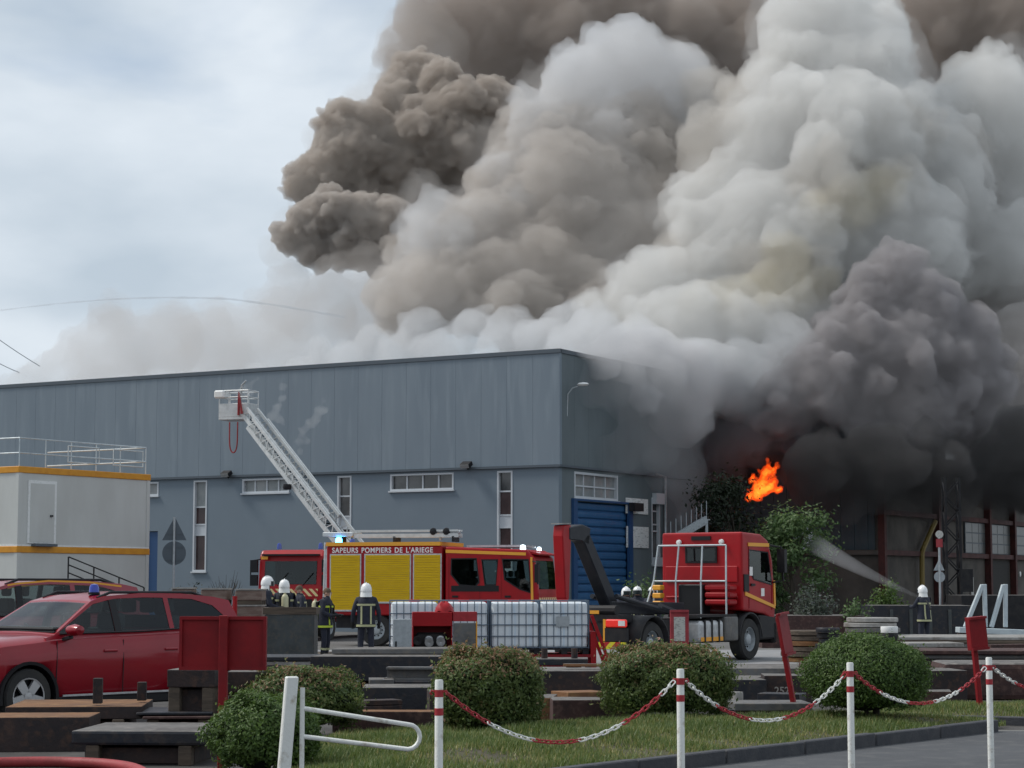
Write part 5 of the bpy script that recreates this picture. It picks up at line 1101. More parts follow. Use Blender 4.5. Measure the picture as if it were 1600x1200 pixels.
person('bareheaded person in navy gear with lime stripes, arms forward, beside the fire engine rear', stand(508, 51.5), R(-15), 1.86, False, True, .1, 'front', G, True)
person('white-helmeted firefighter seen from behind, standing before the yellow shutters', stand(572, 51), R(95), 1.93, True, False, .0, 'down', G)
person('white-helmeted firefighter with air cylinder by the ladder truck, outermost of the group', stand(413, 51, .16), R(20), 1.93, True, True, .15, 'front', G)
person('white-helmeted firefighter with air cylinder, in the middle under the ladder truck windscreen', stand(444, 51.5, .14), R(100), 1.88, True, True, .0, 'front', G)
person('bareheaded firefighter in the gap between the ladder truck and the fire engine', stand(470, 54, .14), R(200), 1.78, False, False, .1, 'front', G)
person('helmeted firefighter nearest the hook arm, only the helmet showing over the chassis', stand(977, 57.5), R(-60), 1.82, True, False, .1, 'front', G)
person('helmeted firefighter in the middle of the three behind the hooklift chassis', stand(996, 58.5), R(-90), 1.84, True, False, .0, 'down', G)
person('helmeted firefighter next to the hooklift cab frame, behind the chassis', stand(1021, 57), R(-110), 1.84, True, False, .1, 'front', G)
person('lone white-helmeted firefighter aiming a hose at the burning wall', stand(1444, 60), R(125), 1.86, True, False, .12, 'aim', G)

# ------------------------------------------------------------------ stock of steel in the yard
GS = 'steel stock stacked in the yard'
def stock(name, label, cat, x0, x1, yt, yb, Y, depth, m, rz=0, bevel=.012, z0=None, warp=.006, plates=0, group=GS, top=None):
    """a block whose front face spans pixels x0..x1 and yt..yb of the photograph at distance Y; z0: rests at that height"""
    A, B_ = at(x0, yt, Y), at(x1, yt, Y); zt = A.z; zb = at(x0, yb, Y).z if z0 is None else z0; zb = max(0, zb); L_ = B_.x - A.x
    t = thing(name, label, cat, ((A.x + B_.x) / 2, Y + depth / 2, zb), rz, group); rr = random.Random(int(x0 * 7 + yt)); h = zt - zb
    if plates:
        for k in range(plates):
            sx, sy = rr.uniform(-.05, .05), rr.uniform(-.06, .06); b = MB(); b.box(-L_ / 2 + sx, L_ / 2 + sx, -depth / 2 + sy, depth / 2 + sy, h * k / plates + .004, h * (k + 1) / plates - .008); b.build('plate', m if not isinstance(m, list) else m[k % len(m)], t, bevel=min(.008, h / plates / 4))
    else:
        b = MB(); b.box(-L_ / 2, L_ / 2, -depth / 2, depth / 2, 0, h); b.v = [(x + rr.uniform(-warp, warp), y + rr.uniform(-warp, warp), z + rr.uniform(-warp, warp) * (z > 0)) for x, y, z in b.v]
        o_ = b.build('steel_block', [m, top or M['dust']], t, bevel=bevel, seg=2)
        for p_ in o_.data.polygons:
            if p_.normal.z > .8: p_.material_index = 1
    return t
def bearers(t, L_, depth, z, n=2):
    for k in range(n):
        b = MB(); xx = -L_ * .38 + L_ * .76 * k / max(1, n - 1); b.box(xx - .07, xx + .07, -depth / 2 - .04, depth / 2 + .04, -z, -.002); b.build('wooden_bearer', M['wood'], t, bevel=.008)
    if z > .1:
        b = MB(); b.box(-L_ * .47, L_ * .44, -depth / 2 + .09, depth / 2 - .05, -z + .01, -.03); b.build('shade_filler', M['rust'], t, bevel=.01)  # dark filler added for the shadow beneath the raised slab
# near left corner
stock('steel_block', 'thick rusty orange-topped block with bolt holes, nearest the red hose', 'steel block', -70, 133, 1121, 1173, 23.6, 1.0, M['rust'], R(4), z0=0, top=M['rust_o'])
t = stock('steel_plate', 'rusty orange plate with two upright stubs, below the estate car', 'steel plate', 2, 212, 1104, 1124, 25.0, 1.5, M['rust'], R(5), top=M['rust_o'])
bearers(t, 1.4, 1.5, t.location.z)
hp = at(100, 1104, 24.6).z - t.location.z
for px, hh in ((141, 40), (203, 30)):
    b = MB(); xx = (px - 107) / F * 24.6; w_ = .055; b.box(xx - w_, xx + w_, -.62 + (px > 180) * .6, -.50 + (px > 180) * .6, hp + .002, hp + hh / F * 24.6); b.build('upright_stub', M['rust'], t, bevel=.006)
t = stock('steel_plate', 'blue-black forged slab with a pale worn top, in front of the dark bush', 'steel plate', 116, 330, 1142, 1165, 21.8, 1.3, M['steel_b'], R(-4), bevel=.03); bearers(t, 1.3, 1.2, t.location.z)
t = stock('steel_plate', 'thin dark plates with a red edge, between the estate car and the forged slab', 'steel plate', 212, 330, 1112, 1124, 25.0, 1.1, [M['rust_r'], M['steel_b']], R(6), plates=2); bearers(t, .8, 1.0, t.location.z)
t = stock('steel_block', 'brown block with faint chalk mark under the red panel, hiding a wheel', 'steel block', 265, 342, 1047, 1074, 25.2, .8, M['rust'], R(-6)); bearers(t, .55, .7, t.location.z)
t = stock('steel_block', 'dark block on bearers just beyond the red panel edge', 'steel block', 352, 432, 1050, 1082, 25.6, .9, M['rust'], R(3)); bearers(t, .6, .7, t.location.z)
t = stock('steel_plate', 'thin plates with bright edges beneath the grey-green bin', 'steel plate', 345, 490, 1026, 1048, 38, 1.6, [M['steel_b'], M['steel_l'], M['steel_b']], R(2), plates=3); bearers(t, 1.6, 1.4, t.location.z)
# middle
t = stock('steel_block', 'large blue-black slab in front of the two standing firefighters', 'steel block', 488, 690, 1026, 1064, 36.5, 1.6, M['steel_b'], R(-3)); bearers(t, 2.0, 1.4, t.location.z, 3)
zz = at(500, 1026, 36.5).z
t = stock('steel_plate', 'long plate with a worn pale edge lying over the blue-black slab', 'steel plate', 520, 704, 1014, 1024, 37.5, 1.2, M['steel_g'], R(-2), z0=zz + .012)
# I-beam
q = at(650, 1062, 33.5); t = thing('steel_beam', 'short grey I-beam with wide flanges lying between the bushes', 'steel beam', (q.x, 33.5, .0), R(-4), GS); L2 = 45 / F * 33.5; zb = q.z; zt_ = at(650, 1042, 33.5).z
b = MB(); b.box(-L2, L2, -.16, .16, zt_ - .035, zt_); b.box(-L2 - .03, L2, -.16, .16, zb, zb + .035); b.box(-L2, L2, -.02, .02, zb + .036, zt_ - .036); b.build('profile', M['steel_g'], t)
b = MB(); b.box(-L2, L2 - .2, -.4, .3, 0, zb - .003); b.build('supporting_block', M['steel_b'], t, bevel=.01)
t = stock('steel_block', 'dark slab with a bolt hole, low under the I-beam', 'steel block', 565, 700, 1074, 1112, 31.2, 1.0, M['steel_b'], R(2)); bearers(t, 1.1, .8, t.location.z)
stock('steel_plate', 'rusty brown plate on edge behind the white gate arm', 'steel plate', 520, 715, 1112, 1160, 26.6, .5, M['rust_r'], R(-3), z0=0, top=M['rust_o'])
stock('steel_block', 'very long dark block with bolt holes between the two squarish bushes', 'steel block', 828, 1010, 1048, 1094, 33, 1.3, M['rust'], R(2), z0=.12)
t = stock('steel_plate', 'dark plate on rusty tubes below the caged totes', 'steel plate', 822, 920, 1030, 1046, 34.6, 1.1, M['steel_b'], R(-2), z0=at(830, 1047, 33).z + .01)
for px in (852, 899): b = MB(); xx = (px - 871) / F * 34.6; hz_ = at(850, 1030, 34.6).z - t.location.z; b.lathe([(.0, hz_ + .17), (.055, hz_ + .17), (.055, hz_ + .003)], 10, Matrix.Translation((xx, -.2, 0))); b.build('round_stub', M['rust'], t)
t = stock('steel_beam', 'orange-brown square baulk end beside the squarish bush', 'steel beam', 832, 868, 1090, 1118, 28.6, .9, M['rust_o'], R(-6), z0=0)
stock('steel_block', 'brown rusty block under the very long dark block', 'steel block', 862, 975, 1094, 1136, 27.9, .8, M['rust_r'], R(3), z0=0)
t = stock('steel_plate', 'pale dusty slab top behind the broad bush, level with the truck wheels', 'steel plate', 1135, 1270, 1044, 1056, 37.5, 2.0, M['steel_g'], R(0)); bearers(t, 1.4, 1.8, t.location.z)
t = stock('steel_block', 'black square-faced block between the broad bush and the chalked block', 'steel block', 1142, 1196, 1062, 1104, 32.6, .8, M['steel_b'], R(3), z0=0)
t = stock('steel_block', 'brown block with chalked number 252 on its face', 'steel block', 1197, 1270, 1056, 1106, 33.0, .9, M['rust'], R(-3), z0=0)
me = text_mesh('252', .16, .002); me.materials.append(M['chalk']); o = link('chalk_number', me, t); o.location = (-.22, -.459, .16); o.rotation_euler = (R(90), 0, 0)
t = stock('steel_plate', 'thin rusty plates near the ground by the leaning red sign', 'steel plate', 1140, 1262, 1098, 1118, 29.0, .9, [M['rust_r'], M['steel_g']], R(2), plates=2, z0=.02)
q = at(1152, 1092, 31); t = thing('steel_drum', 'small pale steel cylinder on the plates beside the broad bush', 'steel cylinder', (q.x, 31, 0), 0, GS); b = MB(); b.lathe([(0, at(1152, 1081, 31).z), (.085, at(1152, 1081, 31).z), (.09, at(1152, 1084, 31).z), (.09, 0)], 16); b.build('cylinder', M['steel_l'], t)
# right
t = stock('steel_block', 'rusty brown block just beyond the dome bush', 'steel block', 1412, 1508, 1048, 1108, 33.0, 1.2, M['rust'], R(4), z0=0)
t = stock('steel_block', 'broad brown block with rounded edges under the red box sign', 'steel block', 1478, 1640, 1036, 1092, 34.0, 1.4, M['rust_r'], R(-2), bevel=.09, z0=0)
t = stock('steel_plate', 'pile of long rusty plates reaching to the frame edge', 'steel plate', 1405, 1650, 1016, 1044, 39.5, 1.8, [M['rust_r'], M['rust'], M['steel_g'], M['rust_r']], R(-3), plates=4); bearers(t, 2.8, 1.6, t.location.z, 3)
t = stock('steel_plate', 'pile of long pale plates beneath the A-shaped frame', 'steel plate', 1400, 1660, 995, 1012, 47.5, 2.6, [M['steel_g'], M['wood'], M['steel_l']], R(-4), plates=3); bearers(t, 3.4, 2.4, t.location.z, 3)
t = stock('steel_plate', 'dark flat plates between the dome bush and the plate piles', 'steel plate', 1395, 1480, 1014, 1026, 42.5, 1.2, [M['steel_b'], M['rust']], R(3), plates=2); bearers(t, 1.0, 1.0, t.location.z)
for a_ in (
    ('steel_plate', 'short dark plates stacked crosswise under the bare brown block, near the panel post', 'steel plate', 430, 500, 1052, 1072, 33.5, .9, [M['steel_b'], M['rust']], R(8), dict(plates=3, z0=.02)),
    ('steel_block', 'squat black offcut at the foot of the large blue-black slab', 'steel block', 500, 556, 1066, 1096, 32.2, .6, M['steel_b'], R(-8), dict(z0=0)),
    ('steel_plate', 'narrow bright-edged plate end beside the I-beam', 'steel plate', 574, 612, 1062, 1072, 33.0, .8, M['steel_g'], R(5), dict(z0=.3)),
    ('steel_block', 'dark brown cube between the I-beam slab and the squarish bush', 'steel block', 668, 722, 1080, 1128, 29.4, .6, M['rust'], R(6), dict(z0=0)),
    ('steel_plate', 'stack of dark plates under the totes, behind the squarish bush', 'steel plate', 700, 830, 1022, 1050, 38.4, 1.4, [M['steel_b'], M['rust'], M['steel_g']], R(3), dict(plates=4, z0=.05)),
    ('steel_beam', 'thin rusty bar lying across the very long dark block', 'steel beam', 880, 1000, 1042, 1048, 33.4, .12, M['rust_o'], R(-7), dict(z0=.62)),
    ('steel_plate', 'low rusty plates between the broad bush and the very long block', 'steel plate', 930, 1020, 1098, 1112, 30.4, 1.0, [M['rust_r'], M['steel_b']], R(-5), dict(plates=2, z0=.03)),
    ('steel_block', 'dark block under the pale dusty slab, behind the chalked block', 'steel block', 1150, 1262, 1058, 1082, 36.8, .9, M['steel_b'], R(2), dict(z0=0)),
    ('steel_plate', 'brown plates filling the gap between chalked block and dome bush', 'steel plate', 1255, 1330, 1038, 1068, 36.5, 1.2, [M['rust'], M['rust_r']], R(-4), dict(plates=4, z0=.02)),
    ('steel_plate', 'thin tan boards lying over the dark flat plates near the lone firefighter', 'boards', 1410, 1500, 1004, 1014, 44.0, 1.0, [M['wood'], M['steel_l']], R(7), dict(plates=2, z0=.46)),
    ('steel_block', 'rusty girder end beneath the pile of long rusty plates', 'steel block', 1510, 1640, 1044, 1060, 38.0, 1.0, M['rust'], R(2), dict(z0=0)),
    ('steel_plate', 'reddish plate propped low beside the rounded brown block', 'steel plate', 1440, 1490, 1080, 1104, 31.6, .5, M['rust_r'], R(-9), dict(z0=0)),
):
    stock(*a_[:8], a_[8], a_[9], a_[10], **a_[11])
ro = random.Random(19); OM = [('dark', M['rust']), ('reddish', M['rust_r']), ('blue-black', M['steel_b']), ('orange', M['rust_o'])]
spots = [(440, 36, 'below the grey-green bin'), (470, 30.5, 'behind the reddish-tipped bush'), (540, 34.6, 'between the large slab and the black offcut'), (600, 30, 'below the slab with the bolt hole'), (640, 28.6, 'beside the rusty plate on edge'), (720, 34, 'beside the I-beam end'), (745, 31, 'behind the squarish bush by the gate-end post'), (800, 35.5, 'under the pump cabinet edge'), (845, 36.5, 'below the middle totes'), (905, 31.2, 'against the very long dark block'), (940, 36.8, 'behind the very long dark block'), (985, 28.9, 'at the corner of the broad bush'), (1010, 35, 'in front of the hooklift rear wheel'), (1120, 35, 'in front of the hooklift tanks'),
         (1150, 29.3, 'behind the broad bush corner'), (1185, 34.4, 'behind the black square-faced block'), (1215, 30.6, 'in front of the chalked block'), (1240, 35.6, 'by the leaning sign post'), (1290, 33.5, 'behind the dome bush'), (1425, 36.4, 'beside the dome bush flank'), (1450, 40.5, 'before the long rusty plate pile'), (1480, 45.5, 'below the trestle end'), (1520, 36.6, 'behind the rounded brown block'), (1545, 41.8, 'behind the red box sign'), (1575, 45, 'under the trestle base beam'), (1590, 36.2, 'at the frame edge by the rounded block'), (1380, 45.5, 'before the white-topped discs'), (1330, 44, 'before the tan discs')]
for px, Y, where in spots:
    L_, D_, h_ = ro.uniform(.35, 1.1), ro.uniform(.25, .6), ro.choice([.05, .08, .14, .22, .3]); n_ = ro.choice([1, 1, 2, 3]); cn, m_ = ro.choice(OM)
    t = thing('steel_offcut', '%s %s steel offcut %s' % (cn, ('single', 'doubled', 'triple-stacked')[n_ - 1], where), 'steel offcut', (ray(px, 1050)[0] * Y, Y, 0), ro.uniform(-.5, .5), 'small steel offcuts')
    for k in range(n_):
        b = MB(); sx, sy = ro.uniform(-.08, .08), ro.uniform(-.06, .06); b.box(-L_ / 2 + sx, L_ / 2 + sx, -D_ / 2 + sy, D_ / 2 + sy, k * h_ + .006, (k + 1) * h_ - .002)
        b.v = [(x + ro.uniform(-.012, .012), y + ro.uniform(-.012, .012), z) for x, y, z in b.v]; b.build('plate', m_, t, bevel=.007)
def disc_stack(label, px, yt, yb, wpx, Y, mats, n_, off=.04, sq=1.0):
    q = at(px, yb, Y); t = thing('disc_stack', label, 'steel discs', (q.x, Y, 0), 0, GS); r_ = wpx / 2 / F * Y; zt = at(px, yt, Y).z; rr = random.Random(px); hh = zt / n_
    for k in range(n_):
        rk = r_ * rr.uniform(.86, 1.0); b = MB(); z0 = k * hh + .004; z1 = (k + 1) * hh - .012
        b.lathe([(0, z0), (rk * .97, z0), (rk, z0 + .012), (rk, z1 - .012), (rk * .97, z1), (rk * .55, z1), (rk * .5, z1 - .02), (0, z1 - .02)], 30, Matrix.Translation((rr.uniform(-off, off), rr.uniform(-off, off), 0))); b.build('disc', mats[k % len(mats)], t)
disc_stack('tall stack of white-topped steel discs behind the dome bush', 1362, 964, 1010, 88, 50, [M['steel_g'], M['steel_l'], M['steel_l']], 9)
disc_stack('low stack of tan discs beside the hooklift front wheel', 1268, 984, 1012, 100, 51, [M['rust_o'], M['wood'], M['wood']], 6)
disc_stack('small black stack of discs between the tan and white-topped stacks', 1297, 980, 1008, 40, 49, [M['steel_b'], M['chassis']], 7, .06)
disc_stack('small dark stack with a white top disc in front of the white-topped stack', 1390, 978, 1010, 28, 47, [M['chassis'], M['chassis'], M['lamp_w']], 6, .01)
# planter, dark tanks
t = stock('planter_box', 'long rust-brown planter holding lavender behind the disc stacks', 'planter', 1190, 1352, 962, 985, 61.8, 2.4, M['rust_r'], 0, z0=0, group=None)
t = stock('storage_box', 'dark blue-grey steel container behind the lone hose operator', 'storage box', 1362, 1520, 946, 985, 66, 2.2, M['steel_b'], R(-2), z0=0, group=None)
for px in (1395, 1425, 1455, 1485): b = MB(); xx = (px - 1441) / F * 66; b.box(xx - .05, xx + .05, -1.16, -1.101, .1, 1.1); b.build('rib', M['bin'], t)
t = stock('storage_box', 'long black skip against the factory wall', 'storage box', 1500, 1660, 930, 985, 72, 2.2, M['chassis'], R(2), z0=0, group=None)
# A-frame
t = thing('steel_trestle', 'pale blue-grey steel trestle with two slanted A-shaped uprights', 'steel trestle', (0, 0, 0)); k = 52
for dx in (0, 57):
    p0, p1, p2 = at((1508, 1549)[dx > 0], 980, k), at((1535, 1568)[dx > 0], 914, k + .1), at((1540, 1571)[dx > 0], 980, k + .1); b = MB(); b.bar(p0, p1, .09, .10); b.bar(p1 + Vector((.05, 0, .02)), p2, .10, .10); b.build('upright', M['galv_l'], t, bevel=.01)
p0, p1 = at(1496, 984, k), at(1640, 990, k); b = MB(); b.bar(p0, p1, .5, .14); b.build('base_beam', M['galv_l'], t, bevel=.01)
for px in (1510, 1620): q = at(px, 986, k); b = MB(); b.box(q.x - .2, q.x + .2, k - .2, k + .2, 0, q.z - .05); b.build('foot_block', M['rust'], t)
# left: wrapped pallets, bin
def pallet_stack(label, px0, px1, yt, Y, seed):
    A, B_ = at(px0, yt, Y), at(px1, yt, Y); zt = A.z; L_ = B_.x - A.x; t = thing('pallet_stack', label, 'pallet stack', ((A.x + B_.x) / 2, Y, 0), 0, 'stacked pallets of sheet goods'); n_ = 5; rr = random.Random(seed)
    for k in range(n_):
        z0 = zt * k / n_; z1 = zt * (k + 1) / n_; b = MB(); j = rr.uniform(-.03, .03)
        for yy in (-.35, .0, .35): b.box(-L_ / 2 + j, L_ / 2 + j, yy - .05, yy + .05, z0 + .003, z0 + .09)
        b.build('pallet', M['wood'], t); b = MB(); b.box(-L_ / 2 + j, L_ / 2 + j, -.42, .42, z0 + .092, z1 - .035); b.build('wrapped_load', M['brownwrap'], t, bevel=.02); b = MB(); b.box(-L_ / 2 + j - .01, L_ / 2 + j + .01, -.43, .43, z1 - .034, z1); b.build('cover_sheet', M['steel_l'], t)
pallet_stack('narrow wrapped pallet stack nearest the road sign', 273, 303, 918, 47, 1); pallet_stack('middle wrapped pallet stack behind the estate car tail', 317, 357, 919, 47, 2); pallet_stack('wrapped pallet stack next to the helmeted group', 371, 412, 920, 47, 3)
t = stock('steel_bin', 'grey-green steel bin with tan rim in front of the helmeted group', 'steel bin', 412, 490, 960, 1024, 43.5, 1.2, M['bin'], R(2), z0=.0, group=None)
hz = at(412, 960, 43.5).z
for q_ in ((-.56, .56, -.62, -.55), (-.56, .56, .55, .62), (-.56, -.5, -.549, .549), (.5, .56, -.549, .549)): b = MB(); b.box(*q_, hz, hz + .14); b.build('rim_board', M['wood'], t)
b = MB(); b.tube([at(232, 955, 45) * 0 + Vector((0, 0, 0)), Vector((0, 0, 1.65))], .05, 8); b.tube([(0, 0, 1.2), (.0, -.35, .1)], .04, 6); o = b.build('red_standpipe', M['red'], None); q = at(367, 950, 44); o.location = (q.x, 44, 0); tag(o, 'thin red standpipe rising beside the wrapped pallets', 'standpipe')

# ------------------------------------------------------------------ red sign boards
def board(name, label, cat, px, yt, yb, wpx, Y, m, postm, tilt=0, rz=0, double=False, paper=False, th=.04, base=0, lean=0):
    q = at(px, yb, Y); z1 = at(px, yt, Y).z; z0 = q.z; w_ = wpx / 2 / F * Y; t = thing(name, label, cat, (q.x, Y, base), rz)
    if lean: t.rotation_euler = (0, R(lean), rz)
    b = MB(); b.box(-w_, w_, 0, th, z0 - base, z1 - base); bo_ = b.build('board', m, t, bevel=.006)
    if not double:
        for ze in (z1 - base - .035, z0 - base): b = MB(); b.box(-w_, w_, -.03, -.001, ze, ze + .035); b.build('edge_strip', m, t)
    b = MB(); b.box(-w_, w_, -.03, -.001, z1 - base - .035, z1 - base); b.box(-w_, w_, -.03, -.001, z0 - base, z0 - base + .035)
    if double: b.box(-w_, -w_ + .03, -.03, -.001, z0 - base + .036, z1 - base - .036); b.box(w_ - .03, w_, -.03, -.001, z0 - base + .036, z1 - base - .036)
    if double: b.build('rim', m, t, weld=.002)
    b = MB(); pw = .045
    if double: b.box(-pw + .02, pw + .02, -.10, -.031, 0, z1 - base + .01)
    else: b.box(-pw * .8, pw * .8, th + .002, th + .07, 0, z1 - base - .05)
    b.build('post', postm, t, bevel=.006)
    if paper: b = MB(); b.box(-w_ * .6, w_ * .6, -.012, -.002, z0 - base + (z1 - z0) * .2, z0 - base + (z1 - z0) * .82); b.build('notice', M['paper'], t)
    return t
board('panel_sign', 'wide red steel panel on a post, seen from its ribbed back, by the estate car', 'sign panel', 348, 963, 1047, 136, 21.6, M['red_dk'], M['red_dk'], rz=R(-4), double=True)
board('notice_board', 'narrow faded red board with a white notice, in front of the hooklift tanks', 'notice board', 1062, 953, 1014, 29, 30, M['pink_red'], M['pink_red'], paper=True)
t = board('leaning_sign', 'thin red sign leaning over on its post beside the hooklift front wheel', 'sign panel', 1252, 955, 1022, 40, 29.3, M['red_dk'], M['red_dk'], rz=R(66), lean=-14)
q0, q1 = at(1218, 955, 29.5), at(1252, 1112, 29.3); t.location = (q1.x, 29.3, 0); t.rotation_euler = (0, -math.atan2(q1.x - q0.x, q0.z - 0) * .95, 0)
for c_ in [x for x in C.objects if x.parent == t]: c_.rotation_euler = (0, 0, R(62))
t = board('red_box_sign', 'bright red box-shaped sign leaning above the last chain post', 'sign panel', 1540, 963, 1015, 30, 29.5, M['red_dk'], M['red_dk'], th=.12); t.rotation_euler = (0, R(-5), R(20))

# ------------------------------------------------------------------ chain posts, chain, gate
pts = []
def ppos(px, ytop, Y): q = at(px, ytop, Y); return q
post_px = [(686, 1062, 15.3), (1063, 1045, 16.7), (1328, 1035, 18.3), (1545, 1027, 20.0), (1760, 1019, 22)]
plab = ['white post with red bands at the open end of the gate', 'white post with red bands in front of the broad bush', 'white post with red bands in front of the dome bush', 'white post with red bands under the red box sign', 'white post with red bands beyond the frame edge']
tops = []
for (px, yt, Y), lb in zip(post_px, plab):
    q = at(px, yt, Y); tops.append(q); t = thing('chain_post', lb, 'post', (q.x, Y, 0), 0, 'red and white chain posts')
    b = MB(); b.lathe([(.031, 0), (.031, q.z - .01), (.026, q.z), (0, q.z)], 16); b.build('pole', M['post'], t)
    for dz in (.10, .235): b = MB(); b.lathe([(.0315, -.027), (.033, -.025), (.033, .025), (.0315, .027)], 16, Matrix.Translation((0, 0, q.z - dz))); b.build('red_band', M['band'], t)
    b = MB()
    for s_ in (-1, 1): b.tube([(s_ * .03, 0, q.z - .09), (s_ * .055, 0, q.z - .08), (s_ * .065, 0, q.z - .10), (s_ * .05, 0, q.z - .11)], .008, 5)
    b.build('chain_hook', M['band'], t)
def link_mesh(m):
    b = MB(); n_ = 12; P = []
    for k in range(n_ + 1):
        a = 2 * math.pi * k / n_; P.append(((.022 if math.cos(a) > 0 else -.022) + .016 * math.cos(a), .016 * math.sin(a), 0))
    b.tube(P, .0058, 5, cap=False); return b.mesh('link', m)
LM = [link_mesh(M['band']), link_mesh(M['post'])]
cl = ['red and white plastic chain hanging in front of the squarish and broad bushes', 'red and white plastic chain passing the leaning sign and the dome bush edge', 'red and white plastic chain across the dome bush to the box sign', 'red and white plastic chain leaving the frame past the box sign']
sags = [.42, .36, .30, .28]
for i in range(4):
    A = tops[i] - Vector((0, 0, .10)); B_ = tops[i + 1] - Vector((0, 0, .10)); dv = (B_ - A).normalized(); A = A + dv * .07; B_ = B_ - dv * .07
    if i == 3: B_ = A.lerp(B_, .9)
    t = thing('chain', cl[i], 'chain', A, 0, 'red and white chains'); N_ = 160; P = [A.lerp(B_, k / N_) - Vector((0, 0, sags[i] * 4 * (k / N_) * (1 - k / N_))) for k in range(N_ + 1)]
    cum = [0]
    for k in range(N_): cum.append(cum[-1] + (P[k + 1] - P[k]).length)
    step = .056; nl = int(cum[-1] / step)
    for k in range(nl):
        s_ = (k + .5) * cum[-1] / nl; j = max(j_ for j_ in range(N_) if cum[j_] <= s_); f_ = (s_ - cum[j]) / (cum[j + 1] - cum[j]); q = P[j].lerp(P[j + 1], f_); d_ = (P[j + 1] - P[j]).normalized()
        o = link('link', LM[(k // 8 + i) % 2], t); o.location = q - A
        Mx = d_.to_track_quat('X', 'Z').to_matrix().to_4x4() @ Matrix.Rotation(R(45 + 90 * (k % 2)), 4, 'X'); o.rotation_euler = Mx.to_euler()
# gate
q = at(456, 1057, 14.2); t = thing('swing_gate', 'white tubular swing gate with looped arm on a square post', 'gate', (q.x, 14.2, 0), R(16))
b = MB(); b.box(-.042, .042, -.04, .04, 0, q.z); b.v = [(x + (z - q.z) * .075, y, z) for x, y, z in b.v]; b.build('post', M['post'], t, bevel=.008)
ar = MB(); zA, zB = at(470, 1107, 14.2).z, at(470, 1151, 14.2).z; ex = (660 - 456) / F * 14.2; zA2, zB2 = at(650, 1128, 14.7).z, at(650, 1166, 14.7).z; r_ = (zA2 - zB2) / 2
P = [(.075, 0, zA)] + [(ex - r_, 0, zA2)] + [(ex - r_ + r_ * math.sin(a), 0, (zA2 + zB2) / 2 + r_ * math.cos(a)) for a in [math.pi * k / 8 for k in range(1, 8)]] + [(ex - r_, 0, zB2), (.075, 0, zB)]
ar.tube(P, .016, 10); ar.build('arm', M['post'], t); b = MB(); b.tube([(.075, 0, zB - .22), (.075, 0, zA + .14)], .017, 8); b.build('hinge_tube', M['post'], t)
# hose on the ground
b = MB(); P = [gnd(-140, 1206), gnd(0, 1200), gnd(90, 1199), gnd(160, 1202), gnd(205, 1208), gnd(228, 1218), gnd(236, 1232), gnd(230, 1260)]
PP = []
for k in range(len(P) - 1):
    for f_ in (0, .25, .5, .75): PP.append(P[k].lerp(P[k + 1], f_) + Vector((0, 0, .06)))
for _ in range(3): PP = [PP[0]] + [(PP[k - 1] + PP[k] * 2 + PP[k + 1]) / 4 for k in range(1, len(PP) - 1)] + [PP[-1]]
b.tube(PP, .055, 12); o = b.build('fire_hose', M['hose']); tag(o, 'thick red fire hose curving over the ground at the near corner', 'hose')

# ------------------------------------------------------------------ water
def vol_mat(name, color, density, aniso=0.0):
    m = bpy.data.materials.new(name); m.use_nodes = True; t = m.node_tree; t.nodes.clear(); pv = t.nodes.new('ShaderNodeVolumePrincipled'); out = t.nodes.new('ShaderNodeOutputMaterial')
    pv.inputs['Color'].default_value = (*color, 1); pv.inputs['Density'].default_value = density; pv.inputs['Anisotropy'].default_value = aniso; t.links.new(pv.outputs[0], out.inputs['Volume']); return m
A = at(1447, 938, 59.6); P = []; rs = []
for k in range(13):
    f_ = k / 12; q = at(1447 + (1255 - 1447) * f_, 938 - 98 * f_ + 14 * f_ * (1 - f_), 59.6 + 22 * f_); P.append(q); rs.append(.025 + .42 * f_ ** 1.25)
b = MB(); b.tube(P, rs, 16); o = b.build('water_spray', vol_mat('spray', (.78, .78, .80), .12)); tag(o, 'fan of water spraying from the lone hose operator to the wall', 'water spray', kind='stuff')
b = MB(); b.tube([A + Vector((.1, -.2, -.25)), A], [.035, .025], 8); o = b.build('hose_nozzle', M['black']); tag(o, 'black hose nozzle in the lone firefighter\'s hands', 'nozzle')
b = MB(); P = []
for k in range(41):
    f_ = k / 40; x_ = -60 + 600 * f_; y_ = 493 - 26 * math.sin(math.pi * min(1, (x_ + 60) / 640)) - 4 * f_ + 12 * max(0, f_ - .7) / .3 * 1; P.append(at(x_, y_, 84 + 10 * f_))
b.tube(P, [.028 + .008 * math.sin(k * 1.7) + .035 * k / 40 for k in range(41)], 8); o = b.build('water_jet', vol_mat('jet', (.70, .72, .75), 6.0)); tag(o, 'thin arc of water thrown high over the warehouse roof', 'water jet')
for (x0_, y0_, x1_, y1_), lb in (((-80, 470, 62, 572), 'upper thin overhead cable running down to the roof smoke'), ((-60, 530, 30, 582), 'lower thin overhead cable running down to the roof edge')):
    b = MB(); A, B_ = at(x0_, y0_, 90), at(x1_, y1_, 100); b.tube([A.lerp(B_, k / 8) - Vector((0, 0, .5 * k / 8 * (1 - k / 8))) for k in range(9)], .018, 5); o = b.build('overhead_cable', M['galv']); tag(o, lb, 'cable')

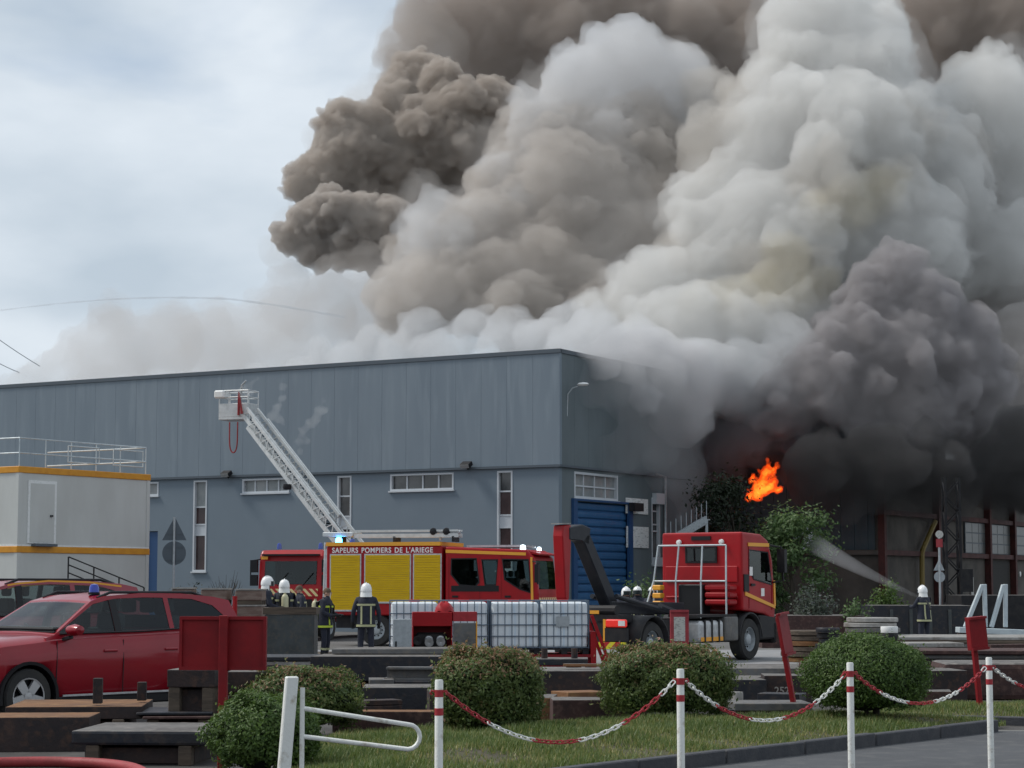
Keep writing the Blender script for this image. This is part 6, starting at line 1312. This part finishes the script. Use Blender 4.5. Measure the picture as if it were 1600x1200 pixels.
# ------------------------------------------------------------------ smoke, steam and fire
def ico_t(n):
    b_ = bmesh.new(); bmesh.ops.create_icosphere(b_, subdivisions=n, radius=1); v_ = np.array([v.co[:] for v in b_.verts]); t_ = np.array([[v.index for v in f.verts] for f in b_.faces]); b_.free(); return v_, t_
ICO = {1: ico_t(1), 2: ico_t(2), 3: ico_t(3)}
def billow_mesh(name, sph, vox, disp, dscale, depth=3, big=0):
    vs_, ts_, nb = [], [], 0
    for c, r in sph:
        V_, T_ = ICO[1 if r < vox * 5 else 2 if r < vox * 14 else 3]; vs_.append(V_ * r + np.array(c)); ts_.append(T_ + nb); nb += len(V_)
    me = bpy.data.meshes.new(name); me.from_pydata(np.concatenate(vs_).tolist(), [], np.concatenate(ts_).tolist()); o = link(name, me)
    m = o.modifiers.new('r', 'REMESH'); m.mode = 'VOXEL'; m.voxel_size = vox
    if disp:
        for st, scl in ((big, dscale * 3.2), (disp, dscale), (disp * .7, dscale * .38)):
            if st == 0: continue
            tx = bpy.data.textures.new('n', 'CLOUDS'); tx.noise_scale = scl; tx.noise_depth = depth; dm = o.modifiers.new('d', 'DISPLACE'); dm.texture = tx; dm.strength = st; dm.texture_coords = 'GLOBAL'
        m = o.modifiers.new('clean', 'REMESH'); m.mode = 'VOXEL'; m.voxel_size = vox; m.use_smooth_shade = True
    dg = bpy.context.evaluated_depsgraph_get(); me2 = bpy.data.meshes.new_from_object(o.evaluated_get(dg)); o.modifiers.clear(); o.data = me2; bpy.data.meshes.remove(me); return o
def smoke(name, label, blobs, color, density, vox, seed, levels=2, n0=14, n1=9, disp=.5, dscale=.8, kmin=.16, kmax=.5, sy=.8, big=1.3, halo=0):
    rnd = random.Random(seed); sph = []
    def rec(c, r, l):
        sph.append((c, r))
        if l == 0: return
        for i in range(n0 if l == levels else n1):
            d = Vector((rnd.gauss(0, 1), rnd.gauss(0, 1) * sy - .25, rnd.gauss(0, 1))).normalized(); rec(c + d * r * rnd.uniform(.7, 1.02), r * (kmin + (kmax - kmin) * rnd.random() ** 1.5), l - 1)
    for x, y, rp, Y in blobs: rec(at(x, y, Y), rp / F * Y, levels)
    o = billow_mesh(name, sph, vox, disp, dscale, big=big); o.data.materials.clear(); o.data.materials.append(vol_mat(name, color, density)); print(name, len(sph), len(o.data.polygons))
    return tag(o, label, 'smoke', kind='stuff')
# brown plume, tightly curled, at the far edge of the roof
smoke('brown_smoke', 'tightly curled grey-brown smoke knot low at the plume edge',
      [(452, 372, 26, 103), (478, 345, 34, 103), (515, 338, 40, 103), (560, 345, 46, 103), (602, 362, 40, 103), (545, 385, 38, 103), (490, 388, 30, 103), (615, 335, 32, 104), (585, 395, 32, 103)], (.68, .63, .585), 3.4, .08, 41, n0=24, n1=11, kmin=.2, kmax=.44, disp=.42, dscale=.55, big=.3)
smoke('brown_smoke', 'dark brown cauliflower smoke curling up at the plume edge against open sky',
      [(478, 285, 36, 107), (515, 265, 48, 107), (560, 235, 58, 107), (540, 195, 40, 107), (585, 195, 34, 107), (630, 265, 75, 108), (700, 220, 85, 108), (765, 180, 60, 108), (660, 320, 70, 109), (720, 290, 75, 109), (650, 140, 55, 110), (690, 130, 40, 108), (520, 310, 45, 108), (580, 310, 50, 108), (620, 160, 45, 109)], (.65, .59, .535), 2.6, .095, 1, n0=26, n1=12, kmin=.16, kmax=.44, big=.6, disp=.6, dscale=.75)
smoke('brown_smoke', 'broad brown smoke drifting along the top of the picture',
      [(640, 100, 50, 116), (670, 30, 60, 116), (780, 60, 100, 118), (880, 40, 110, 118), (850, 120, 80, 118), (960, 30, 100, 119), (1060, 60, 100, 119), (1130, 130, 90, 119), (1180, 30, 90, 119), (1480, 40, 110, 119), (1590, 40, 120, 118), (1420, 150, 90, 119), (1560, 200, 110, 120), (1100, 250, 90, 119)], (.60, .535, .485), .7, .16, 2, n0=18, n1=9, disp=.8, dscale=1.1)
# mid grey column
smoke('grey_smoke', 'beige-grey rolling smoke in the centre of the plume',
      [(660, 410, 60, 101), (750, 390, 85, 101), (800, 300, 70, 103), (860, 240, 85, 104), (900, 330, 110, 102), (980, 260, 110, 104), (850, 430, 95, 100), (960, 400, 100, 101), (730, 455, 72, 98), (640, 475, 65, 97), (820, 490, 70, 97), (920, 470, 70, 98), (1040, 330, 90, 102), (1020, 400, 60, 100)], (.75, .705, .66), .8, .12, 3, n0=24, n1=11, disp=.75, big=.9)
smoke('skylit_smoke', 'billows tinted bluish-white as sky-lit highlights on the shoulder of the central smoke',  # skylight on the grey smoke put into a paler, bluer smoke colour
      [(680, 335, 38, 99.5), (655, 372, 38, 98.5), (705, 372, 42, 98.5), (750, 345, 38, 100), (790, 275, 40, 102), (850, 200, 60, 103), (920, 150, 80, 104), (985, 105, 75, 105), (1045, 130, 70, 105), (870, 260, 50, 102), (950, 220, 70, 103), (820, 320, 45, 101), (1090, 180, 50, 104)], (.885, .89, .90), .55, .12, 31, n0=22, n1=10, disp=.7, big=.8)
# bright white mass
smoke('white_smoke', 'bright white smoke cloud towering above the burning end of the warehouse',
      [(1260, 40, 80, 101), (1340, 60, 85, 101), (1330, 150, 110, 100), (1240, 130, 85, 100), (1230, 240, 110, 98), (1340, 260, 130, 97), (1450, 280, 95, 98), (1120, 330, 75, 97), (1075, 345, 45, 96), (1200, 370, 110, 95), (1300, 380, 110, 95), (1400, 370, 90, 95), (1480, 330, 60, 97), (1540, 170, 90, 101), (1590, 270, 90, 101), (1570, 400, 80, 98), (1130, 430, 80, 94), (1020, 465, 72, 93), (960, 505, 52, 92), (1060, 530, 80, 90), (1150, 530, 75, 91), (1240, 520, 75, 92)], (.90, .89, .87), .75, .12, 4, n0=24, n1=11, disp=.75, big=.9)
smoke('tan_smoke', 'tan patches rolling between the white cloud and the central grey smoke',
      [(1120, 240, 70, 99), (1175, 180, 60, 100), (1110, 150, 50, 103), (1290, 290, 60, 93.5), (1420, 220, 60, 96), (1400, 300, 50, 94), (1060, 400, 50, 95), (1180, 420, 50, 92.5), (1500, 240, 50, 98), (1260, 420, 50, 92.5)], (.80, .765, .72), .5, .13, 81, n0=22, n1=10, disp=.75, big=.9)
smoke('yellow_smoke', 'ochre-tinted smoke lying in the fold of the white cloud',  # ochre is the smoke's own colour, no emission
      [(1090, 475, 34, 90.4), (1140, 465, 40, 90.4), (1195, 455, 42, 90.6), (1245, 455, 40, 90.8), (1290, 450, 32, 91), (1330, 320, 50, 92.5), (1370, 300, 45, 92.8), (1280, 335, 45, 92.5), (1230, 400, 45, 91.5)], (.885, .82, .67), .26, .16, 44, n0=13, n1=7, disp=.5)
# low white roll hugging the roof
smoke('roof_smoke', 'pale smoke rolling low along the warehouse roof',
      [(860, 540, 42, 90), (780, 545, 45, 91), (700, 555, 45, 92), (620, 560, 42, 93), (540, 568, 38, 94), (470, 578, 30, 95), (400, 585, 26, 96), (340, 592, 24, 97), (580, 535, 34, 95), (500, 548, 28, 96), (660, 520, 40, 94), (740, 515, 40, 93), (930, 540, 60, 88), (1000, 560, 70, 87), (1080, 590, 70, 87), (1160, 590, 60, 88), (880, 500, 40, 91), (800, 520, 40, 92), (1230, 550, 50, 89)], (.90, .90, .905), .55, .14, 5, n0=12, n1=7, disp=.5, dscale=.9)
# thin beige drift over the far end of the roof
smoke('thin_smoke', 'thin beige smoke drifting low over the far end of the roof',
      [(130, 565, 50, 104), (200, 540, 60, 104), (270, 530, 60, 104), (175, 492, 32, 105), (350, 535, 65, 103), (440, 500, 62, 103), (520, 475, 66, 102), (580, 460, 60, 101), (450, 440, 32, 103), (560, 530, 60, 101), (60, 598, 40, 104), (400, 565, 55, 102), (640, 520, 60, 100), (20, 612, 30, 104), (240, 585, 50, 103), (320, 580, 50, 103), (480, 560, 60, 102), (150, 600, 45, 103)], (.77, .725, .69), .24, .17, 6, n0=18, n1=9, disp=1.0, dscale=1.0)
# black smoke bursting from the side
smoke('black_smoke', 'dark purple-grey smoke boiling up in front of the white cloud',
      [(1400, 430, 50, 90), (1360, 480, 60, 90), (1440, 490, 66, 90), (1320, 540, 55, 89), (1400, 560, 80, 89), (1490, 570, 78, 90), (1280, 590, 60, 88), (1220, 630, 55, 88), (1330, 630, 75, 89), (1430, 640, 80, 89), (1500, 640, 60, 91)], (.56, .535, .54), 1.6, .10, 7, n0=26, n1=12, disp=.6, dscale=.7, big=.6, kmin=.16, kmax=.44)
smoke('black_smoke', 'jet-black smoke bursting from the warehouse side around the flames',
      [(1130, 660, 50, 89), (1190, 660, 55, 89), (1260, 665, 55, 89), (1110, 720, 50, 90), (1120, 780, 42, 91), (1170, 720, 45, 91), (1240, 720, 50, 91), (1195, 760, 50, 94), (1260, 770, 42, 91), (1310, 700, 60, 89)], (.20, .20, .215), 1.0, .15, 17, n0=14, n1=8, disp=.5)
smoke('black_smoke', 'dense black smoke pressed down over the factory hall roof',
      [(1290, 740, 60, 86), (1370, 735, 65, 86), (1330, 785, 32, 86), (1460, 730, 70, 87), (1560, 735, 65, 88), (1420, 785, 28, 86.5), (1500, 780, 32, 87), (1570, 790, 24, 87.5), (1640, 720, 70, 88), (1380, 790, 24, 86), (1620, 770, 45, 88.5), (1690, 740, 70, 89), (1600, 690, 60, 88), (1520, 725, 40, 100), (1560, 735, 50, 101), (1600, 745, 50, 102), (1650, 750, 60, 103), (1610, 720, 50, 96)], (.16, .155, .155), .8, .16, 8, n0=12, n1=7, disp=.6, dscale=1.1)
smoke('black_smoke', 'charcoal smoke rolling down between the veil and the flames',
      [(1135, 690, 40, 87.5), (1185, 672, 36, 87.5), (1115, 740, 34, 88), (1245, 685, 36, 87.5), (1100, 690, 30, 87), (1140, 740, 26, 88), (1250, 735, 30, 87.5), (1110, 790, 28, 88)], (.30, .30, .32), .4, .13, 71, n0=16, n1=8, disp=.6, dscale=.9)
smoke('grey_smoke', 'mid-grey smoke wall behind the black burst towards the frame edge',
      [(1560, 500, 100, 100), (1500, 420, 70, 101), (1600, 380, 90, 103), (1640, 600, 110, 102), (1520, 620, 80, 101), (1440, 330, 60, 103), (1560, 600, 70, 93), (1610, 540, 70, 94), (1600, 660, 60, 93), (1540, 660, 50, 92)], (.70, .665, .64), .8, .14, 9, n0=18, n1=9, disp=.75, dscale=1.0)
smoke('roof_smoke', 'pale smoke spilling over the roof edge of the shaded side wall',
      [(912, 548, 14, 79.3), (940, 558, 24, 80.3), (980, 568, 34, 82), (1030, 584, 44, 84), (1080, 598, 50, 86), (1130, 615, 52, 88), (960, 545, 28, 83), (1010, 555, 38, 85), (1060, 570, 45, 87), (1010, 620, 34, 82.5), (1070, 650, 40, 85)], (.76, .75, .755), .75, .14, 51, n0=16, n1=8, disp=.7, dscale=.9)
for seed, lb, bl, col, den in (
    (91, 'ragged pale fringe of smoke around the white cloud', [(1260, 30, 95, 100), (1340, 150, 130, 99), (1230, 240, 130, 97), (1450, 280, 115, 97), (1120, 330, 95, 96), (1200, 380, 125, 94), (1400, 380, 105, 94), (1560, 200, 110, 100), (1580, 390, 100, 97), (1030, 465, 85, 92), (1150, 520, 90, 90)], (.88, .875, .865), .09),
    (92, 'ragged beige fringe of smoke around the central grey smoke', [(690, 370, 85, 98), (760, 400, 105, 99), (820, 290, 95, 101), (900, 220, 110, 102), (980, 140, 110, 103), (1050, 150, 95, 104), (920, 340, 130, 100), (850, 450, 110, 98), (660, 460, 85, 96), (960, 430, 110, 98)], (.80, .765, .735), .09),
    (93, 'ragged brown fringe of smoke at the plume edge', [(470, 370, 48, 103), (520, 300, 65, 106), (550, 220, 75, 107), (640, 200, 90, 108), (650, 80, 75, 114), (720, 240, 90, 108), (600, 370, 60, 103)], (.70, .65, .60), .10),
    (94, 'ragged charcoal fringe of smoke around the dark burst', [(1400, 470, 85, 89), (1330, 560, 85, 88), (1460, 560, 100, 89), (1250, 620, 80, 87.5), (1380, 650, 100, 88), (1520, 640, 95, 90), (1160, 670, 70, 87.5)], (.52, .50, .505), .10)):
    smoke('smoke_fringe', lb, bl, col, den, .28, seed, n0=16, n1=6, disp=1.3, dscale=.9, big=1.8)
# veil over the shaded side wall
smoke('smoke_veil', 'thin grey smoke veil hanging along the warehouse side wall',
      [(960, 590, 50, 80), (1010, 610, 60, 82), (1060, 650, 60, 84), (1000, 690, 50, 82), (1060, 730, 50, 84), (950, 720, 30, 81), (1090, 790, 40, 85)], (.60, .60, .61), .19, .2, 10, n0=10, n1=5, disp=.8, dscale=1.4)
# little steam wisps round the basket
for bl, lb in (([(385, 607, 9, 76.6), (393, 600, 8, 76.7), (402, 593, 7, 76.8), (375, 612, 8, 76.6), (392, 614, 10, 76.8)], 'puff of white spray just above the rescue basket'),
               ([(425, 650, 8, 78), (434, 638, 7, 78), (441, 622, 5, 78), (443, 606, 4, 78), (438, 655, 8, 78)], 'short wisp of steam between the basket and the larger wisp'),
               ([(505, 625, 4, 79), (503, 642, 5, 79), (495, 655, 6, 79), (484, 664, 8, 79), (474, 675, 9, 79), (468, 690, 8, 79), (480, 690, 8, 79), (470, 705, 7, 79)], 'larger wisp of steam curling in front of the cladding')):
    o = smoke('steam_wisp', lb, bl, (.95, .95, .95), .34, .05, len(lb), levels=1, n0=12, disp=.35, dscale=.35, big=.5); o['category'] = 'steam'
# flames: glowing gas, a hot core inside a deeper orange sheath, licked by black smoke
def fire_mat(name, color, strength):
    m = bpy.data.materials.new(name); m.use_nodes = True; t = m.node_tree; t.nodes.clear(); ou = t.nodes.new('ShaderNodeOutputMaterial'); pv = t.nodes.new('ShaderNodeVolumePrincipled')
    pv.inputs['Color'].default_value = (.1, .05, .03, 1); pv.inputs['Density'].default_value = .4; pv.inputs['Emission Color'].default_value = (*color, 1); pv.inputs['Emission Strength'].default_value = strength
    t.links.new(pv.outputs[0], ou.inputs['Volume']); return m
rf = random.Random(4); sph = []; core = []; FY = 87.0
for (x0_, y0_), (x1_, y1_), r0_ in (((1175, 776), (1190, 738), 9), ((1186, 774), (1203, 712), 11), ((1192, 768), (1213, 724), 10), ((1204, 762), (1218, 742), 9), ((1170, 781), (1169, 758), 6), ((1212, 767), (1222, 760), 6), ((1198, 740), (1206, 714), 7), ((1182, 758), (1178, 742), 6), ((1208, 735), (1216, 716), 5), ((1176, 752), (1186, 726), 5)):
    for k in range(10):
        f_ = k / 9; r_ = 1.15 * r0_ * (1 - f_ * .85) * rf.uniform(.6, 1.1); q = at(x0_ + (x1_ - x0_) * f_ + rf.uniform(-4, 4), y0_ + (y1_ - y0_) * f_, FY + rf.uniform(-.4, .4)); sph.append((q, r_ / F * FY))
        core.append((q, r_ * (.62 - .25 * f_) / F * FY))
o = billow_mesh('flame', sph, .035, .20, .28, 3); o.data.materials.clear(); o.data.materials.append(fire_mat('flame_sheath', (1, .075, .004), 2.3)); tag(o, 'orange sheath of the flames bursting from the black smoke', 'fire', kind='stuff')
o = billow_mesh('flame', core, .03, .10, .3, 3); o.data.materials.clear(); o.data.materials.append(fire_mat('flame_core', (1, .24, .022), 3.4)); tag(o, 'yellow-hot core of the flames above the dark tree', 'fire', kind='stuff')
smoke('black_smoke', 'black wisps curling across the edges of the flames',
      [(1158, 742, 13, 86.4), (1228, 742, 14, 86.4), (1207, 702, 13, 86.4), (1180, 712, 12, 86.4), (1222, 720, 11, 86.4), (1160, 765, 8, 86.4)], (.12, .10, .10), .9, .08, 61, n0=14, n1=7, disp=.4, dscale=.5, big=.4)
